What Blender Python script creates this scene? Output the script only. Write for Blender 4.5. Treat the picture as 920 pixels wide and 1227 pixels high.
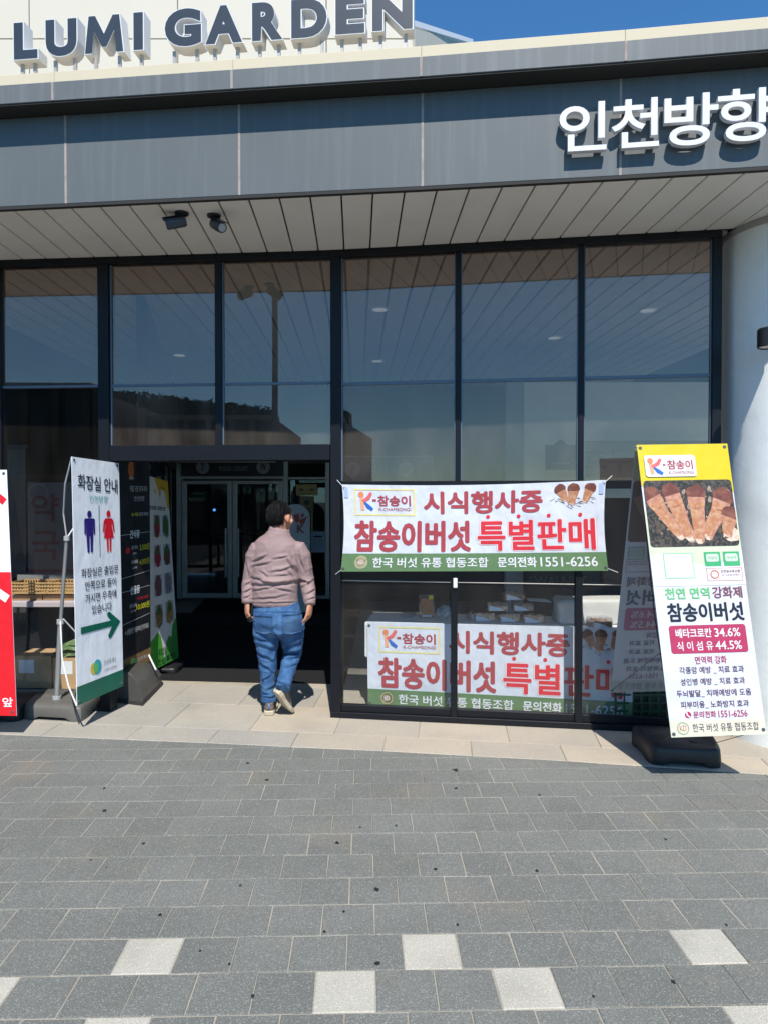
import bpy, bmesh, math, random
from mathutils import Vector, Matrix, noise
random.seed(7)
for _o in list(bpy.data.objects): bpy.data.objects.remove(_o)
S = bpy.context.scene
COL = S.collection
R = math.radians
# ------------------------------------------------------------------ camera
EYE = 1.7
PITCH = -1.0
cam_d = bpy.data.cameras.new('camera'); cam = bpy.data.objects.new('camera', cam_d); COL.objects.link(cam)
cam.location = (0, 0, EYE); cam.rotation_euler = (R(90 + PITCH), 0, 0)
cam_d.sensor_fit = 'HORIZONTAL'; cam_d.sensor_width = 36; cam_d.lens = 36 * 851 / 920
cam_d.clip_start = .05; cam_d.clip_end = 3000
S.camera = cam
S.render.resolution_x = 767; S.render.resolution_y = 1024
# ------------------------------------------------------------------ light
SX, SY = -0.09, 0.75            # how far a shadow runs per metre of height
w = bpy.data.worlds.new('World'); S.world = w; w.use_nodes = True
nt = w.node_tree; nt.nodes.clear()
sky = nt.nodes.new('ShaderNodeTexSky'); sky.sky_type = 'NISHITA'; sky.sun_disc = False
sun_vec = Vector((-SX, -SY, 1)).normalized()
sky.sun_elevation = math.asin(sun_vec.z); sky.sun_rotation = math.atan2(sun_vec.x, sun_vec.y)
sky.altitude = 900; sky.air_density = 1.0; sky.dust_density = .05; sky.ozone_density = 4.0
bg = nt.nodes.new('ShaderNodeBackground'); bg.inputs[1].default_value = .12
wo = nt.nodes.new('ShaderNodeOutputWorld')
tn = nt.nodes.new('ShaderNodeMix'); tn.data_type = 'RGBA'; tn.blend_type = 'MULTIPLY'; tn.inputs[0].default_value = 1; tn.inputs[7].default_value = (.50, .93, 1.13, 1)
nt.links.new(sky.outputs[0], tn.inputs[6]); nt.links.new(tn.outputs[2], bg.inputs[0]); nt.links.new(bg.outputs[0], wo.inputs[0])
sl = bpy.data.lights.new('sun', 'SUN'); sl.energy = 4.6; sl.angle = R(.55); sl.color = (1, .955, .89)
so = bpy.data.objects.new('sun', sl); COL.objects.link(so); so.rotation_euler = sun_vec.to_track_quat('Z', 'Y').to_euler()
so.location = (0, -6, 12)
S.view_settings.view_transform = 'Standard'; S.view_settings.look = 'None'; S.view_settings.gamma = 1
S.view_settings.exposure = 0.45
S.view_settings.use_curve_mapping = False
S.render.engine = 'CYCLES'
S.cycles.use_denoising = True
S.cycles.max_bounces = 8; S.cycles.transparent_max_bounces = 24; S.cycles.sample_clamp_indirect = 6

# ------------------------------------------------------------------ helpers: rays of the measured photograph (920 x 1227)
def ray(px, py):
    x = (px - 460) / 851; z = (613.5 - py) / 851; c = math.cos(R(PITCH)); s = math.sin(R(PITCH))
    return Vector((x, c - z * s, z * c + s))
def G(px, py, z=0.0):
    d = ray(px, py); t = (z - EYE) / d.z
    return Vector((d.x * t, d.y * t, z))
def AY(px, py, Y):
    d = ray(px, py); t = Y / d.y
    return Vector((d.x * t, Y, EYE + d.z * t))
def lerp(a, b, t): return a + (b - a) * t
def seg_y(pts, x):
    for (a, b) in zip(pts, pts[1:]):
        if x <= b[0] or b is pts[-1]:
            return a[1] + (b[1] - a[1]) * (x - a[0]) / (b[0] - a[0])
def line_at(pts, px, off=0.0):
    """point on the plan polyline pts (x, y) under the image column px"""
    k = (px - 460) / 851 / .99985
    for (a, b) in zip(pts, pts[1:]):
        ax, ay, bx, by = a[0], a[1] + off, b[0], b[1] + off
        den = (bx - ax) - k * (by - ay)
        t = (k * ay - ax) / den
        if t <= 1.0001 or b is pts[-1]:
            return Vector((ax + (bx - ax) * t, ay + (by - ay) * t))

# ------------------------------------------------------------------ materials
MATS = {}
def mat(name, col, rough=.6, metal=0.0, var=0.0, vscale=6.0, bump=0.0, bscale=60.0, col2=None, spec=.5, rnd=0.0, alpha=None, streak=0.0, speck=0.0, trans=0.0, wave=0.0, grime=0.0, warm=0.0):
    if name in MATS: return MATS[name]
    m = bpy.data.materials.new(name); m.use_nodes = True; n = m.node_tree.nodes; L = m.node_tree.links
    b = n['Principled BSDF']; b.inputs['Roughness'].default_value = rough; b.inputs['Metallic'].default_value = metal
    b.inputs['Specular IOR Level'].default_value = spec
    geo = n.new('ShaderNodeNewGeometry'); pos = geo.outputs['Position']
    base = n.new('ShaderNodeRGB'); base.outputs[0].default_value = (*col, 1); cur = base.outputs[0]
    def mixrgb(kind, fac, a, bb):
        x = n.new('ShaderNodeMix'); x.data_type = 'RGBA'; x.blend_type = kind
        if isinstance(fac, (int, float)): x.inputs[0].default_value = fac
        else: L.new(fac, x.inputs[0])
        L.new(a, x.inputs[6])
        if isinstance(bb, tuple): x.inputs[7].default_value = (*bb, 1)
        else: L.new(bb, x.inputs[7])
        return x.outputs[2]
    def ramp(src, lo, hi):
        x = n.new('ShaderNodeMapRange'); L.new(src, x.inputs[0]); x.inputs[1].default_value = lo; x.inputs[2].default_value = hi
        return x.outputs[0]
    def noi(scale, det=4, vec=None, sc=None):
        x = n.new('ShaderNodeTexNoise'); x.inputs['Scale'].default_value = scale; x.inputs['Detail'].default_value = det
        v = vec or pos
        if sc:
            mp = n.new('ShaderNodeMapping'); mp.inputs['Scale'].default_value = sc; L.new(v, mp.inputs[0]); v = mp.outputs[0]
        L.new(v, x.inputs['Vector']); return x.outputs['Fac']
    c2 = col2 or tuple(c * .55 for c in col)
    if rnd:
        oi = n.new('ShaderNodeObjectInfo'); mr = n.new('ShaderNodeMath'); mr.operation = 'MULTIPLY'; mr.inputs[1].default_value = rnd
        L.new(oi.outputs['Random'], mr.inputs[0]); cur = mixrgb('MIX', mr.outputs[0], cur, c2)
    if var:
        f = ramp(noi(vscale, 6), .42, .72); mm = n.new('ShaderNodeMath'); mm.operation = 'MULTIPLY'; mm.inputs[1].default_value = var
        L.new(f, mm.inputs[0]); cur = mixrgb('MIX', mm.outputs[0], cur, c2)
    if streak:
        f = ramp(noi(1.0, 5, sc=(26, 26, 1.1)), .5, .75); mm = n.new('ShaderNodeMath'); mm.operation = 'MULTIPLY'; mm.inputs[1].default_value = streak
        L.new(f, mm.inputs[0]); cur = mixrgb('MIX', mm.outputs[0], cur, tuple(min(1, c * 1.6 + .05) for c in col))
    if grime:
        f = ramp(noi(2.3, 7), .5, .78); mm = n.new('ShaderNodeMath'); mm.operation = 'MULTIPLY'; mm.inputs[1].default_value = grime
        L.new(f, mm.inputs[0]); cur = mixrgb('MIX', mm.outputs[0], cur, (.06, .05, .04))
    if warm:
        f = ramp(noi(1.9, 8), .56, .80); mm = n.new('ShaderNodeMath'); mm.operation = 'MULTIPLY'; mm.inputs[1].default_value = warm
        L.new(f, mm.inputs[0]); cur = mixrgb('MIX', mm.outputs[0], cur, (.26, .19, .12))
        f2 = ramp(noi(.8, 5, sc=(1, 1.6, 1)), .45, .75); m3 = n.new('ShaderNodeMath'); m3.operation = 'MULTIPLY'; m3.inputs[1].default_value = warm
        L.new(f2, m3.inputs[0]); cur = mixrgb('MIX', m3.outputs[0], cur, tuple(min(1, c * 1.5) for c in col))
    if speck:
        v = n.new('ShaderNodeTexVoronoi'); v.inputs['Scale'].default_value = 290; L.new(pos, v.inputs['Vector'])
        sep = n.new('ShaderNodeSeparateColor'); L.new(v.outputs['Color'], sep.inputs[0])
        lo = ramp(sep.outputs[0], .80, .95); hi = ramp(sep.outputs[1], .80, .95)
        a = n.new('ShaderNodeMath'); a.operation = 'MULTIPLY'; a.inputs[1].default_value = speck; L.new(lo, a.inputs[0])
        c = n.new('ShaderNodeMath'); c.operation = 'MULTIPLY'; c.inputs[1].default_value = speck; L.new(hi, c.inputs[0])
        cur = mixrgb('MIX', a.outputs[0], cur, tuple(min(1, c_ * 2.4 + .08) for c_ in col))
        cur = mixrgb('MIX', c.outputs[0], cur, tuple(c_ * .3 for c_ in col))
    L.new(cur, b.inputs['Base Color'])
    nrm = None
    if wave:
        bw = n.new('ShaderNodeBump'); bw.inputs['Strength'].default_value = wave; bw.inputs['Distance'].default_value = .05
        L.new(noi(3.4, 3, sc=(1.3, 1.3, .8)), bw.inputs['Height']); nrm = bw.outputs[0]
    if bump:
        bp = n.new('ShaderNodeBump'); bp.inputs['Strength'].default_value = bump; bp.inputs['Distance'].default_value = .01
        L.new(noi(bscale, 5), bp.inputs['Height'])
        if nrm is not None: L.new(nrm, bp.inputs['Normal'])
        nrm = bp.outputs[0]
    if nrm is not None: L.new(nrm, b.inputs['Normal'])
    if trans:
        o = n['Material Output']; tr = n.new('ShaderNodeBsdfTranslucent'); L.new(cur, tr.inputs[0]); mx = n.new('ShaderNodeMixShader'); mx.inputs[0].default_value = trans
        L.new(b.outputs[0], mx.inputs[1]); L.new(tr.outputs[0], mx.inputs[2]); L.new(mx.outputs[0], o.inputs[0])
    MATS[name] = m; return m
def glass(name, tint, refl, rough=0.0, wob=0.0, dirt=0.0, gcol=(.95, .96, .97)):
    if name in MATS: return MATS[name]
    m = bpy.data.materials.new(name); m.use_nodes = True; n = m.node_tree.nodes; L = m.node_tree.links; n.clear()
    o = n.new('ShaderNodeOutputMaterial'); t = n.new('ShaderNodeBsdfTransparent'); t.inputs[0].default_value = (*tint, 1)
    g = n.new('ShaderNodeBsdfGlossy'); g.inputs['Roughness'].default_value = rough; g.inputs[0].default_value = (*gcol, 1)
    f = n.new('ShaderNodeFresnel'); f.inputs[0].default_value = 1.5
    ad = n.new('ShaderNodeMath'); ad.operation = 'ADD'; ad.use_clamp = True; ad.inputs[1].default_value = refl; L.new(f.outputs[0], ad.inputs[0])
    # a thin pane: only its outer faces reflect
    gm = n.new('ShaderNodeNewGeometry'); iv = n.new('ShaderNodeMath'); iv.operation = 'SUBTRACT'; iv.inputs[0].default_value = 1; L.new(gm.outputs['Backfacing'], iv.inputs[1])
    ml = n.new('ShaderNodeMath'); ml.operation = 'MULTIPLY'; L.new(ad.outputs[0], ml.inputs[0]); L.new(iv.outputs[0], ml.inputs[1])
    mx = n.new('ShaderNodeMixShader'); L.new(ml.outputs[0], mx.inputs[0]); L.new(t.outputs[0], mx.inputs[1]); L.new(g.outputs[0], mx.inputs[2])
    last = mx.outputs[0]
    if wob:
        geo = n.new('ShaderNodeNewGeometry'); no = n.new('ShaderNodeTexNoise'); no.inputs['Scale'].default_value = 1.3; no.inputs['Detail'].default_value = 1
        L.new(geo.outputs['Position'], no.inputs['Vector'])
        bp = n.new('ShaderNodeBump'); bp.inputs['Strength'].default_value = wob; bp.inputs['Distance'].default_value = .01; L.new(no.outputs[0], bp.inputs['Height']); L.new(bp.outputs[0], g.inputs['Normal'])
    if dirt:
        geo = n.new('ShaderNodeNewGeometry'); no = n.new('ShaderNodeTexNoise'); no.inputs['Scale'].default_value = 5; no.inputs['Detail'].default_value = 8
        mp = n.new('ShaderNodeMapping'); mp.inputs['Scale'].default_value = (1, 1, .35); L.new(geo.outputs['Position'], mp.inputs[0]); L.new(mp.outputs[0], no.inputs['Vector'])
        mr = n.new('ShaderNodeMapRange'); L.new(no.outputs[0], mr.inputs[0]); mr.inputs[1].default_value = .35; mr.inputs[2].default_value = .8; mr.inputs[3].default_value = dirt * .25; mr.inputs[4].default_value = dirt
        d = n.new('ShaderNodeBsdfDiffuse'); d.inputs[0].default_value = (.5, .43, .36, 1)
        m2 = n.new('ShaderNodeMixShader'); L.new(mr.outputs[0], m2.inputs[0]); L.new(last, m2.inputs[1]); L.new(d.outputs[0], m2.inputs[2]); last = m2.outputs[0]
    L.new(last, o.inputs[0]); MATS[name] = m; return m
def emit(name, col, st):
    if name in MATS: return MATS[name]
    m = bpy.data.materials.new(name); m.use_nodes = True; b = m.node_tree.nodes['Principled BSDF']
    b.inputs['Base Color'].default_value = (*col, 1); b.inputs['Emission Color'].default_value = (*col, 1); b.inputs['Emission Strength'].default_value = st
    MATS[name] = m; return m

# ------------------------------------------------------------------ objects
def link(name, data, m=None, parent=None, label=None, cat=None, group=None, kind=None, smooth=False):
    o = bpy.data.objects.new(name, data); COL.objects.link(o)
    if m is not None and data is not None and not data.materials: data.materials.append(m)
    if parent is not None: o.parent = parent
    if label: o['label'] = label
    if cat: o['category'] = cat
    if group: o['group'] = group
    if kind: o['kind'] = kind
    if smooth and data is not None:
        for p in data.polygons: p.use_smooth = True
    return o
def thing(name, label, cat, group=None, kind=None, loc=(0, 0, 0)):
    o = link(name, None, None, None, label, cat, group, kind); o.location = loc; o.empty_display_size = .1
    return o
class MB:
    """collects shapes, then links them as one mesh object"""
    def __init__(s): s.bm = bmesh.new()
    def box(s, c, size, rz=0, bevel=0, rx=0, ry=0, seg=1):
        t = bmesh.new(); bmesh.ops.create_cube(t, size=1)
        bmesh.ops.scale(t, vec=size, verts=t.verts)
        if bevel: bmesh.ops.bevel(t, geom=t.edges[:], offset=bevel, segments=seg, affect='EDGES', profile=.5)
        M = Matrix.Translation(Vector(c)) @ Matrix.Rotation(rz, 4, 'Z') @ Matrix.Rotation(ry, 4, 'Y') @ Matrix.Rotation(rx, 4, 'X')
        t.transform(M); s.merge(t); return s
    def merge(s, t):
        me = bpy.data.meshes.new('t'); t.to_mesh(me); t.free(); s.bm.from_mesh(me); bpy.data.meshes.remove(me)
    def hexa(s, b, t):
        """b, t: four bottom and four top corners in the same order"""
        v = [s.bm.verts.new(p) for p in b] + [s.bm.verts.new(p) for p in t]
        for f in ((0, 1, 2, 3), (7, 6, 5, 4), (0, 4, 5, 1), (1, 5, 6, 2), (2, 6, 7, 3), (3, 7, 4, 0)):
            try: s.bm.faces.new([v[i] for i in f])
            except ValueError: pass
        return s
    def wallbox(s, p, q, z0, z1, th0, th1):
        """box over the plan line p-q from z0 to z1, th0/th1 offsets behind the line"""
        p = Vector(p[:2]); q = Vector(q[:2]); d = (q - p).normalized(); n = Vector((-d.y, d.x))
        c = [p + n * th0, q + n * th0, q + n * th1, p + n * th1]
        return s.hexa([(a.x, a.y, z0) for a in c], [(a.x, a.y, z1) for a in c])
    def prism(s, pts, z0, z1, scale_top=1.0):
        n = len(pts); cx = sum(p[0] for p in pts) / n; cy = sum(p[1] for p in pts) / n
        a = [s.bm.verts.new((p[0], p[1], z0)) for p in pts]
        b = [s.bm.verts.new((cx + (p[0] - cx) * scale_top, cy + (p[1] - cy) * scale_top, z1)) for p in pts]
        s.bm.faces.new(a[::-1]); s.bm.faces.new(b)
        for i in range(n): s.bm.faces.new((a[i], a[(i + 1) % n], b[(i + 1) % n], b[i]))
        return s
    def tube(s, pts, rad, n=10, cap=True):
        pts = [Vector(p) for p in pts]
        if not isinstance(rad, (list, tuple)): rad = [rad] * len(pts)
        rings = []; up = None
        for i, p in enumerate(pts):
            d = (pts[min(i + 1, len(pts) - 1)] - pts[max(i - 1, 0)]).normalized()
            if up is None: up = Vector((0, 0, 1)) if abs(d.z) < .9 else Vector((1, 0, 0))
            a = d.cross(up).normalized(); up = a.cross(d).normalized()
            r = rad[i]; rx, ry = r if isinstance(r, (list, tuple)) else (r, r)
            rings.append([s.bm.verts.new(p + a * (rx * math.cos(2 * math.pi * k / n)) + up * (ry * math.sin(2 * math.pi * k / n))) for k in range(n)])
        for A, B in zip(rings, rings[1:]):
            for k in range(n): s.bm.faces.new((A[k], A[(k + 1) % n], B[(k + 1) % n], B[k]))
        if cap: s.bm.faces.new(rings[0][::-1]); s.bm.faces.new(rings[-1])
        return s
    def ellips(s, c, r, rot=None, sub=3):
        t = bmesh.new(); bmesh.ops.create_icosphere(t, subdivisions=sub, radius=1)
        bmesh.ops.scale(t, vec=r, verts=t.verts)
        M = Matrix.Translation(Vector(c)) @ (rot.to_4x4() if rot is not None else Matrix.Identity(4)); t.transform(M); s.merge(t); return s
    def lathe(s, prof, c=(0, 0, 0), n=24, a0=0, a1=2 * math.pi):
        full = abs(a1 - a0 - 2 * math.pi) < 1e-6; rings = []
        for (r, z) in prof:
            rings.append([s.bm.verts.new((c[0] + r * math.cos(a0 + (a1 - a0) * k / n), c[1] + r * math.sin(a0 + (a1 - a0) * k / n), c[2] + z)) for k in range(n + (0 if full else 1))])
        for A, B in zip(rings, rings[1:]):
            for k in range(n):
                k2 = (k + 1) % n if full else k + 1
                s.bm.faces.new((A[k], A[k2], B[k2], B[k]))
        return s
    def mesh(s, name='m'):
        bmesh.ops.recalc_face_normals(s.bm, faces=s.bm.faces)
        me = bpy.data.meshes.new(name); s.bm.to_mesh(me); s.bm.free(); return me
    def build(s, name, m, parent=None, smooth=False, **k):
        me = s.mesh(name)
        o = link(name, me, m, parent, smooth=smooth, **k)
        return o
def auto_smooth(o, ang=35):
    me = o.data
    for p in me.polygons: p.use_smooth = True
    try: me.set_sharp_from_angle(angle=R(ang))
    except Exception: pass
    return o

# ------------------------------------------------------------------ lettering (built from Blender's own default font)
_TX = {}
def glyph_mesh(body, off=.0, res=3, align='CENTER', extrude=0, bevel=0, spacing=1.0, sx=1.0):
    key = (body, off, res, align, extrude, bevel, spacing)
    if key not in _TX:
        c = bpy.data.curves.new('lettering', 'FONT'); c.body = body; c.offset = off; c.resolution_u = res; c.align_x = align
        c.extrude = extrude; c.bevel_depth = bevel; c.space_character = spacing
        o = bpy.data.objects.new('lettering', c); COL.objects.link(o); bpy.context.view_layer.update()
        dg = bpy.context.evaluated_depsgraph_get(); me = bpy.data.meshes.new_from_object(o.evaluated_get(dg))
        bpy.data.objects.remove(o); bpy.data.curves.remove(c)
        V = [v.co.copy() for v in me.vertices]; F = [tuple(p.vertices) for p in me.polygons]; bpy.data.meshes.remove(me)
        x0 = min(v.x for v in V); x1 = max(v.x for v in V); y0 = min(v.y for v in V); y1 = max(v.y for v in V)
        V = [Vector(((v.x - x0) / (x1 - x0), (v.y - y0) / (y1 - y0), v.z)) for v in V]
        _TX[key] = (V, F, (x1 - x0) / (y1 - y0))
    return _TX[key]
class Sheet:
    """a printed sheet: four corners TL, TR, BR, BL in space, printed marks in u (left-right) and v (top-bottom) from 0 to 1"""
    def __init__(s, name, label, cat, TL, TR, BR, BL, m, th=.004, group=None, part='banner_sheet', parent=None, mirror=False, sag=0.0, nu=12, nv=12, bulge=0.0):
        s.c = [Vector(p) for p in (TL, TR, BR, BL)]; s.layer = 0; s.mirror = mirror; s.sag = sag
        nn = (s.c[1] - s.c[0]).cross(s.c[3] - s.c[0]).normalized()
        if nn.y > 0: nn = -nn
        s.n = nn; s.th = th
        s.root = parent if parent is not None else thing(name, label, cat, group)
        s.W = ((s.c[1] - s.c[0]).length + (s.c[2] - s.c[3]).length) / 2; s.H = ((s.c[3] - s.c[0]).length + (s.c[2] - s.c[1]).length) / 2
        bm = bmesh.new(); fr = [[bm.verts.new(s.at(i / nu, j / nv, 0, True)) for i in range(nu + 1)] for j in range(nv + 1)]
        bk = [[bm.verts.new(s.at(i / nu, j / nv, -th, True)) for i in range(nu + 1)] for j in range(nv + 1)]
        for j in range(nv):
            for i in range(nu):
                bm.faces.new((fr[j][i], fr[j + 1][i], fr[j + 1][i + 1], fr[j][i + 1])); bm.faces.new((bk[j][i], bk[j][i + 1], bk[j + 1][i + 1], bk[j + 1][i]))
        for i in range(nu):
            bm.faces.new((fr[0][i], fr[0][i + 1], bk[0][i + 1], bk[0][i])); bm.faces.new((fr[nv][i + 1], fr[nv][i], bk[nv][i], bk[nv][i + 1]))
        for j in range(nv):
            bm.faces.new((fr[j + 1][0], fr[j][0], bk[j][0], bk[j + 1][0])); bm.faces.new((fr[j][nu], fr[j + 1][nu], bk[j + 1][nu], bk[j][nu]))
        me = bpy.data.meshes.new(part); bm.to_mesh(me); bm.free()
        s.sheet = link(part, me, m, s.root)
        s.store = {}
    def at(s, u, v, off=0.0, raw=False):
        if s.mirror and not raw: u = 1 - u
        vv = v + s.sag * math.sin(math.pi * u) * (1 - v)
        # edges of a tied cloth pull in a little between the corners
        uu = u + (.5 - u) * .02 * math.sin(math.pi * v) if s.sag else u
        a = s.c[0].lerp(s.c[1], uu); b = s.c[3].lerp(s.c[2], uu)
        return a.lerp(b, vv) + s.n * off
    def _add(s, V, F, m, name, lay=1):
        st = s.store.setdefault((name, m.name, int(lay)), [[], [], m]); k = len(st[0])
        if getattr(s, 'clip', None) and 'mushroom' in name: V = [(min(max(u, s.clip[0]), s.clip[2]), min(max(v, s.clip[1]), s.clip[3])) for u, v in V]
        st[0].extend(s.at(u, v, .0006 + .0009 * lay) for u, v in V); st[1].extend(tuple(i + k for i in f) for f in F)
    def text(s, body, u0, v0, u1, v1, m, off=.02, name='lettering', lay=3, res=3, skew=0.0):
        V, F, asp = glyph_mesh(body, 0.0, res)
        # heavier weights: the outline stamped again in a small circle, each stamp a hair above the last
        wt = .62 * off * (u1 - u0) / max(len(body) * .80, 1) if off > .004 else 0
        dirs = [(0, 0)] if not wt else [(0, 0)] + [(math.cos(a * math.pi / 4), math.sin(a * math.pi / 4)) for a in range(8)]
        k = s.W / s.H; U0, U1, V0, V1 = u0 + wt, u1 - wt, v0 + wt * k, v1 - wt * k
        for i, (dx, dy) in enumerate(dirs):
            s._add([(U0 + (U1 - U0) * p.x + dx * wt, V1 + (V0 - V1) * p.y + skew * p.x + dy * wt * k) for p in V], F, m, name, lay + i * .05)
    def poly(s, pts, m, name='printed_shape', lay=1):
        s._add(pts, [tuple(range(len(pts)))], m, name, lay)
    def rect(s, u0, v0, u1, v1, m, name='printed_shape', lay=1, r=0.0):
        if r:
            ru = r; rv = r * s.W / s.H; P = []
            for cx, cy, a in ((u1 - ru, v0 + rv, -90), (u1 - ru, v1 - rv, 0), (u0 + ru, v1 - rv, 90), (u0 + ru, v0 + rv, 180)):
                for k in range(5): P.append((cx + ru * math.cos(R(a + 22.5 * k)), cy + rv * math.sin(R(a + 22.5 * k))))
            s.poly(P, m, name, lay)
        else:
            n = max(1, int((u1 - u0) * 8)); V = []; F = []
            for i in range(n + 1):
                V += [(u0 + (u1 - u0) * i / n, v0), (u0 + (u1 - u0) * i / n, v1)]
            for i in range(n): F.append((2 * i, 2 * i + 1, 2 * i + 3, 2 * i + 2))
            s._add(V, F, m, name, lay)
    def outline(s, u0, v0, u1, v1, t, m, name='printed_outline', lay=2):
        tv = t * s.W / s.H
        s.rect(u0, v0, u1, v0 + tv, m, name, lay); s.rect(u0, v1 - tv, u1, v1, m, name, lay)
        s.rect(u0, v0 + tv, u0 + t, v1 - tv, m, name, lay); s.rect(u1 - t, v0 + tv, u1, v1 - tv, m, name, lay)
    def oval(s, cu, cv, ru, m, name='printed_shape', lay=2, asp=1.0, rot=0.0, n=20, wob=0.0, seed=0):
        P = []
        for k in range(n):
            a = 2 * math.pi * k / n; q = 1 + wob * noise.noise(Vector((math.cos(a) * 1.7 + seed * 3.1, math.sin(a) * 1.7, seed)))
            x = ru * math.cos(a) * q; y = ru * asp * math.sin(a) * q
            x, y = x * math.cos(rot) - y * math.sin(rot), x * math.sin(rot) + y * math.cos(rot)
            P.append((cu + x, cv + y * s.W / s.H))
        s.poly(P, m, name, lay)
    def ring(s, cu, cv, r0, r1, m, name='printed_ring', lay=2, n=28):
        V = []; F = []
        for k in range(n):
            a = 2 * math.pi * k / n
            for r in (r0, r1): V.append((cu + r * math.cos(a), cv + r * math.sin(a) * s.W / s.H))
        for k in range(n):
            j = (k + 1) % n; F.append((2 * k, 2 * k + 1, 2 * j + 1, 2 * j))
        s._add(V, F, m, name, lay)
    def stroke(s, pts, wd, m, name='printed_shape', lay=2):
        """thick line through (u, v) points, wd in u units; one end width or a list"""
        k = s.H / s.W; P = [Vector((u, v * k)) for u, v in pts]; ws = wd if isinstance(wd, list) else [wd] * len(P); Lf = []; Rt = []
        for i, p in enumerate(P):
            d = (P[min(i + 1, len(P) - 1)] - P[max(i - 1, 0)]).normalized(); nn = Vector((-d.y, d.x)) * ws[i] / 2
            Lf.append(p + nn); Rt.append(p - nn)
        V = []; F = []
        for a, b in zip(Lf, Rt): V += [(a.x, a.y / k), (b.x, b.y / k)]
        for i in range(len(P) - 1): F.append((2 * i, 2 * i + 1, 2 * i + 3, 2 * i + 2))
        s._add(V, F, m, name, lay)
    def grommets(s, pts, m):
        for (u, v) in pts:
            p = s.at(u, v, .003); b = MB(); t = bmesh.new()
            bmesh.ops.create_cone(t, cap_ends=True, segments=10, radius1=.012, radius2=.009, depth=.004)
            t.transform(Matrix.Translation(p) @ s.n.to_track_quat('Z', 'Y').to_matrix().to_4x4()); b.merge(t)
            b.build('grommet', m, s.root)
    def done(s):
        for (name, _, lay), (V, F, m) in s.store.items():
            me = bpy.data.meshes.new(name); me.from_pydata(V, [], F); me.update()
            bm = bmesh.new(); bm.from_mesh(me)
            for f in bm.faces:
                if f.normal.dot(s.n) < 0: f.normal_flip()
            bm.to_mesh(me); bm.free()
            o_ = link(name, me, m, s.root)
            if name == 'printed_litter': o_['kind'] = 'stuff'
        return s.root
def ink(r, g, b, name=None):
    r, g, b = r * .88, g * .88, b * .88
    k = name or 'ink_%02x%02x%02x' % (int(r * 255), int(g * 255), int(b * 255))
    return mat(k, (r, g, b), rough=.42, var=0, wave=.4)

# ================================================================== MATERIALS
M_frame = mat('dark_frame', (.008, .009, .012), rough=.42, var=.3, vscale=9, bump=.05, spec=.25)
M_steel = mat('brushed_steel', (.46, .43, .39), rough=.36, metal=.3, var=.3, bump=.1, bscale=200)
M_fascia = mat('fascia_metal', (.120, .134, .138), rough=.5, var=.35, vscale=1.3, col2=(.098, .110, .114), streak=.16, spec=.3, grime=.06)
M_cornice = mat('cornice_metal', (.140, .152, .156), rough=.5, var=.4, vscale=2.2, col2=(.105, .115, .118), streak=.32, grime=.12, spec=.3)
M_seal = mat('joint_sealant', (.36, .30, .27), rough=.9, var=.6, vscale=20)
M_coping = mat('cream_coping', (.60, .52, .37), rough=.7, var=.3, vscale=4, col2=(.55, .48, .36))
M_cream = mat('cream_wall_panel', (.58, .535, .44), rough=.7, var=.2, vscale=2, col2=(.66, .62, .53))
M_soffit = mat('soffit_metal', (.82, .80, .735), rough=.5, var=.25, vscale=3, col2=(.74, .70, .61), rnd=.2, grime=.10)
M_groove = mat('groove_dark', (.022, .021, .019), rough=.8)
M_column = mat('white_column_paint', (.84, .86, .83), rough=.55, var=.35, vscale=2.5, col2=(.70, .73, .72), grime=.22, bump=.16, bscale=18)
M_black = mat('black_plastic', (.012, .012, .014), rough=.42, var=.3, vscale=10, col2=(.03, .03, .03))
M_white = mat('white_paint', (.78, .79, .80), rough=.5)
M_slab = mat('granite_slab', (.42, .355, .27), rough=.75, var=.55, vscale=2.6, col2=(.30, .275, .235), rnd=.55, speck=.16, bump=.15, bscale=120, grime=.12)
M_slab2 = mat('grey_granite_slab', (.37, .335, .275), rough=.78, var=.55, vscale=2.2, col2=(.26, .25, .225), rnd=.5, speck=.2, bump=.15, bscale=120, grime=.16)
M_paver = mat('grey_paver', (.156, .160, .143), rough=.82, var=.40, vscale=5, col2=(.120, .124, .110), rnd=.6, warm=.38, speck=.42, bump=.5, bscale=220, grime=.10)
M_pwhite = mat('white_paver', (.44, .415, .345), rough=.82, var=.30, vscale=9, col2=(.37, .355, .31), rnd=.3, speck=.22, bump=.5, bscale=220, grime=.30, warm=.22)
M_sand = mat('joint_sand', (.34, .31, .25), rough=.95, var=.8, vscale=3, col2=(.20, .18, .15), bump=.5)
M_gum = mat('old_chewing_gum', (.012, .012, .013), rough=.7)
M_asph = mat('asphalt', (.055, .056, .058), rough=.9, var=.3, speck=.3, bump=.4)

# ================================================================== GROUND
b = MB(); b.hexa([(-400, -400, -.35), (400, -400, -.35), (400, 400, -.35), (-400, 400, -.35)], [(-400, -400, -.06), (400, -400, -.06), (400, 400, -.06), (-400, 400, -.06)])
b.build('ground', M_asph, kind='structure')
pave = link('pavement', None, kind='structure')
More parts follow.
